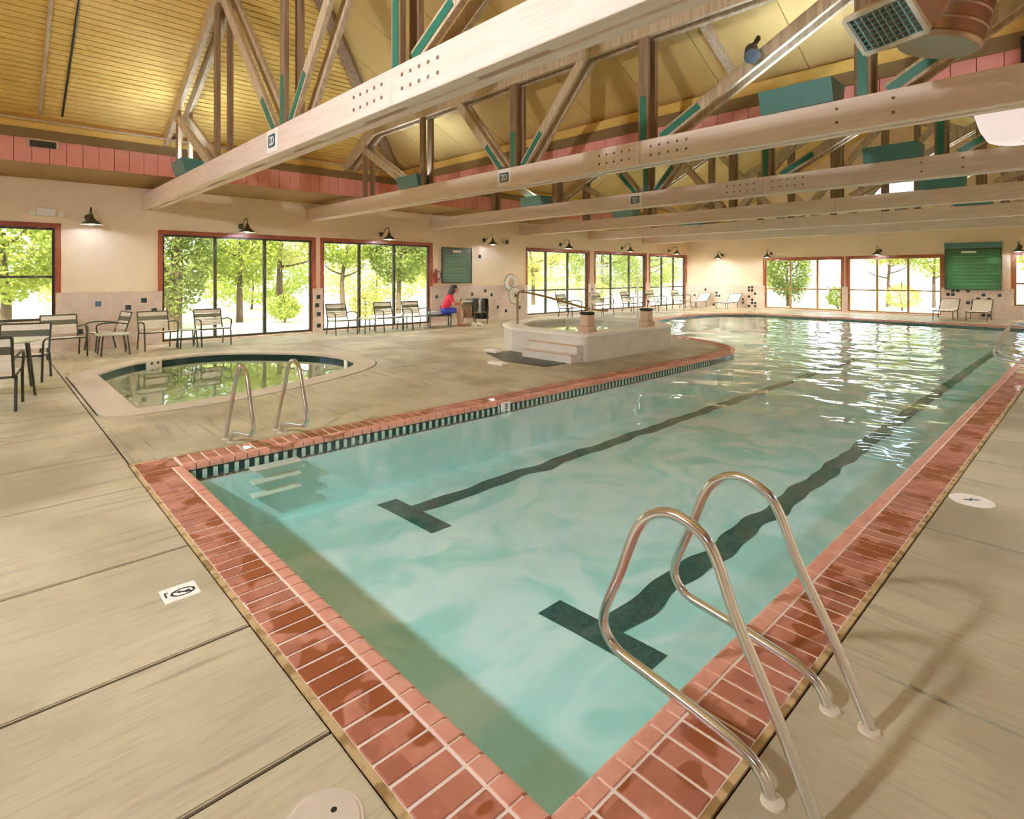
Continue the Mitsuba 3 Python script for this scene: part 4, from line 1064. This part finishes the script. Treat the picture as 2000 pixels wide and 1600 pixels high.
def leaves(c, r, n, size, sd):
    g = np.random.default_rng(sd)
    d = g.normal(size=(n, 3)); d /= np.linalg.norm(d, axis=1, keepdims=True)
    rad = g.uniform(0.45, 1.0, (n, 1)) ** 0.5
    clump = 0.75 + 0.5 * meshkit.noise(d * 2.3 + sd, sd)[:, None]
    p = np.array(c) + d * rad * clump * np.array(r)
    a = g.normal(size=(n, 3)); a /= np.linalg.norm(a, axis=1, keepdims=True)
    b = np.cross(a, g.normal(size=(n, 3))); b /= np.linalg.norm(b, axis=1, keepdims=True)
    s = size * g.uniform(0.6, 1.3, (n, 1))
    V = np.stack([p - a * s, p + b * s * 0.45, p + a * s, p - b * s * 0.45], 1).reshape(-1, 3)
    i = np.arange(n)[:, None] * 4
    return trimesh.Trimesh(V, np.vstack([i + [0, 1, 2], i + [0, 2, 3]]), process=False)


def tree(x, y, h, r, leafkey, label, sd, trunk=0.14, base=0.25, n=6000, size=0.085, key='tree', group=None):
    k = thing(key, label, 'tree' if key == 'tree' else 'shrub', group)
    g = random.Random(sd)
    top = np.array([x + g.uniform(-0.3, 0.3), y + g.uniform(-0.3, 0.3), h * 0.8])
    br = [tube(spline([(x, y, -0.1), (x + g.uniform(-0.1, 0.1), y + g.uniform(-0.1, 0.1), h * 0.35), top], 4), np.linspace(trunk, trunk * 0.4, 9), 9)]
    for i in range(5):
        a = g.uniform(0, 6.28); z0 = h * g.uniform(0.3, 0.7); br.append(tube(spline([(x, y, z0), (x + 0.5 * r * math.cos(a), y + 0.5 * r * math.sin(a), z0 + 0.2), (x + 0.85 * r * math.cos(a), y + 0.85 * r * math.sin(a), z0 + 0.5)], 4), np.linspace(trunk * 0.4, 0.015, 9), 6))
    obj('trunk', cat(br), 'm_bark', k, 60)
    obj('foliage', leaves((x, y, h * (base + (1 - base) / 2)), (r, r, h * (1 - base) / 2), n, size, sd), leafkey, k, kind=None)


TR = [(-19.5, 4.2, 4.6, 1.1, 'm_leaf_b', 'dark leafy tree with a thick trunk outside the left panel of the first glass doors', 0.26, 0.12), (-21, 6.6, 4.5, 1.5, 'm_leaf_a', 'bright green tree outside the right panel of the first glass doors', 0.12, 0.3),
      (-23, 8.7, 5.5, 1.9, 'm_leaf_c', 'yellow green tree seen through the mullion of the first glass doors', 0.15, 0.3), (-22.5, 11.3, 4.6, 1.7, 'm_leaf_a', 'bright tree outside the left panel of the second glass doors', 0.12, 0.42), (-21, 13.1, 4.4, 1.3, 'm_leaf_b', 'green tree outside the middle panel of the second glass doors', 0.12, 0.3),
      (-21.5, 15.6, 4.8, 1.5, 'm_leaf_c', 'pale green tree outside the right panel of the second glass doors', 0.12, 0.2), (-19.3, 0.4, 3.9, 1.5, 'm_leaf_a', 'leafy tree outside the left window', 0.14, 0.25), (-21.5, 2.3, 5.0, 1.6, 'm_leaf_c', 'pale tree behind the wall section left of the first glass doors', 0.14, 0.3),
      (-22, 22.5, 4.8, 1.8, 'm_leaf_c', 'pale tree outside the first window behind the spa', 0.12, 0.2), (-21, 27.5, 4.8, 2.2, 'm_leaf_b', 'dense tree outside the second window behind the spa', 0.14, 0.1), (-21.5, 33, 5.2, 2.4, 'm_leaf_b', 'dense tree outside the last window of the left wall', 0.14, 0.1)]
for i, (x, y, h, r, lk, lab, tw, bs) in enumerate(TR): tree(x, y, h, r, lk, lab, 20 + i, tw, bs)
FT = [(-14.3, 33.5, 4.2, 1.6, 'm_leaf_c', 'pale tree outside the left panel of the back wall windows', 0.1), (-11.6, 31.5, 4.0, 1.1, 'm_leaf_b', 'darker green tree outside the second panel of the back wall', 0.05), (-7.7, 34.5, 4.6, 1.5, 'm_leaf_c', 'pale leafy tree outside the middle of the back wall windows', 0.45),
      (-5.9, 35.5, 4.6, 1.7, 'm_leaf_a', 'bright tree outside the right panel of the back wall windows', 0.35), (-1.6, 33.5, 4.4, 1.4, 'm_leaf_c', 'pale tree outside the window at the right border', 0.4)]
for i, (x, y, h, r, lk, lab, bs) in enumerate(FT): tree(x, y, h, r, lk, lab, 50 + i, 0.09, bs, 5000)
for i, (x, y, r, lab) in enumerate(((-19.8, 7.7, 0.55, 'low shrub outside at the foot of the first glass doors'), (-19.3, 10.6, 0.6, 'low shrub outside the second glass doors'), (-19.5, 17.4, 0.7, 'low shrub outside right of the second glass doors'), (-19.5, 24.5, 0.9, 'low shrub outside the second window behind the spa'), (-9, 31, 0.6, 'low shrub outside the back wall windows at left'), (-6.4, 31.3, 0.7, 'low shrub outside the back wall windows at right'))):
    tree(x, y, r * 1.7, r, ('m_leaf_a', 'm_leaf_c')[i % 2], lab, 80 + i, 0.04, 0.02, 1500, 0.06, 'shrub')
for i, (x, y, r, h, lab) in enumerate(((-27, 3.5, 2.6, 3.4, 'tall pale hedge bush far outside the left window'), (-28.5, 9.5, 3.0, 3.2, 'tall pale hedge bush far outside the first glass doors'), (-28, 16.0, 3.0, 3.6, 'tall pale hedge bush far outside the second glass doors'),
                                          (-28, 22.5, 3.2, 3.4, 'tall pale hedge bush far behind the middle of the left wall'), (-28, 31, 3.4, 3.6, 'tall pale hedge bush far outside the second window behind the spa'), (-27, 40, 3.6, 3.8, 'tall pale hedge bush far outside the last window of the left wall'))):
    tree(x, y, h, r, ('m_leaf_c', 'm_leaf_a')[i % 2], lab, 120 + i, 0.06, 0.0, 5000, 0.11, 'shrub')
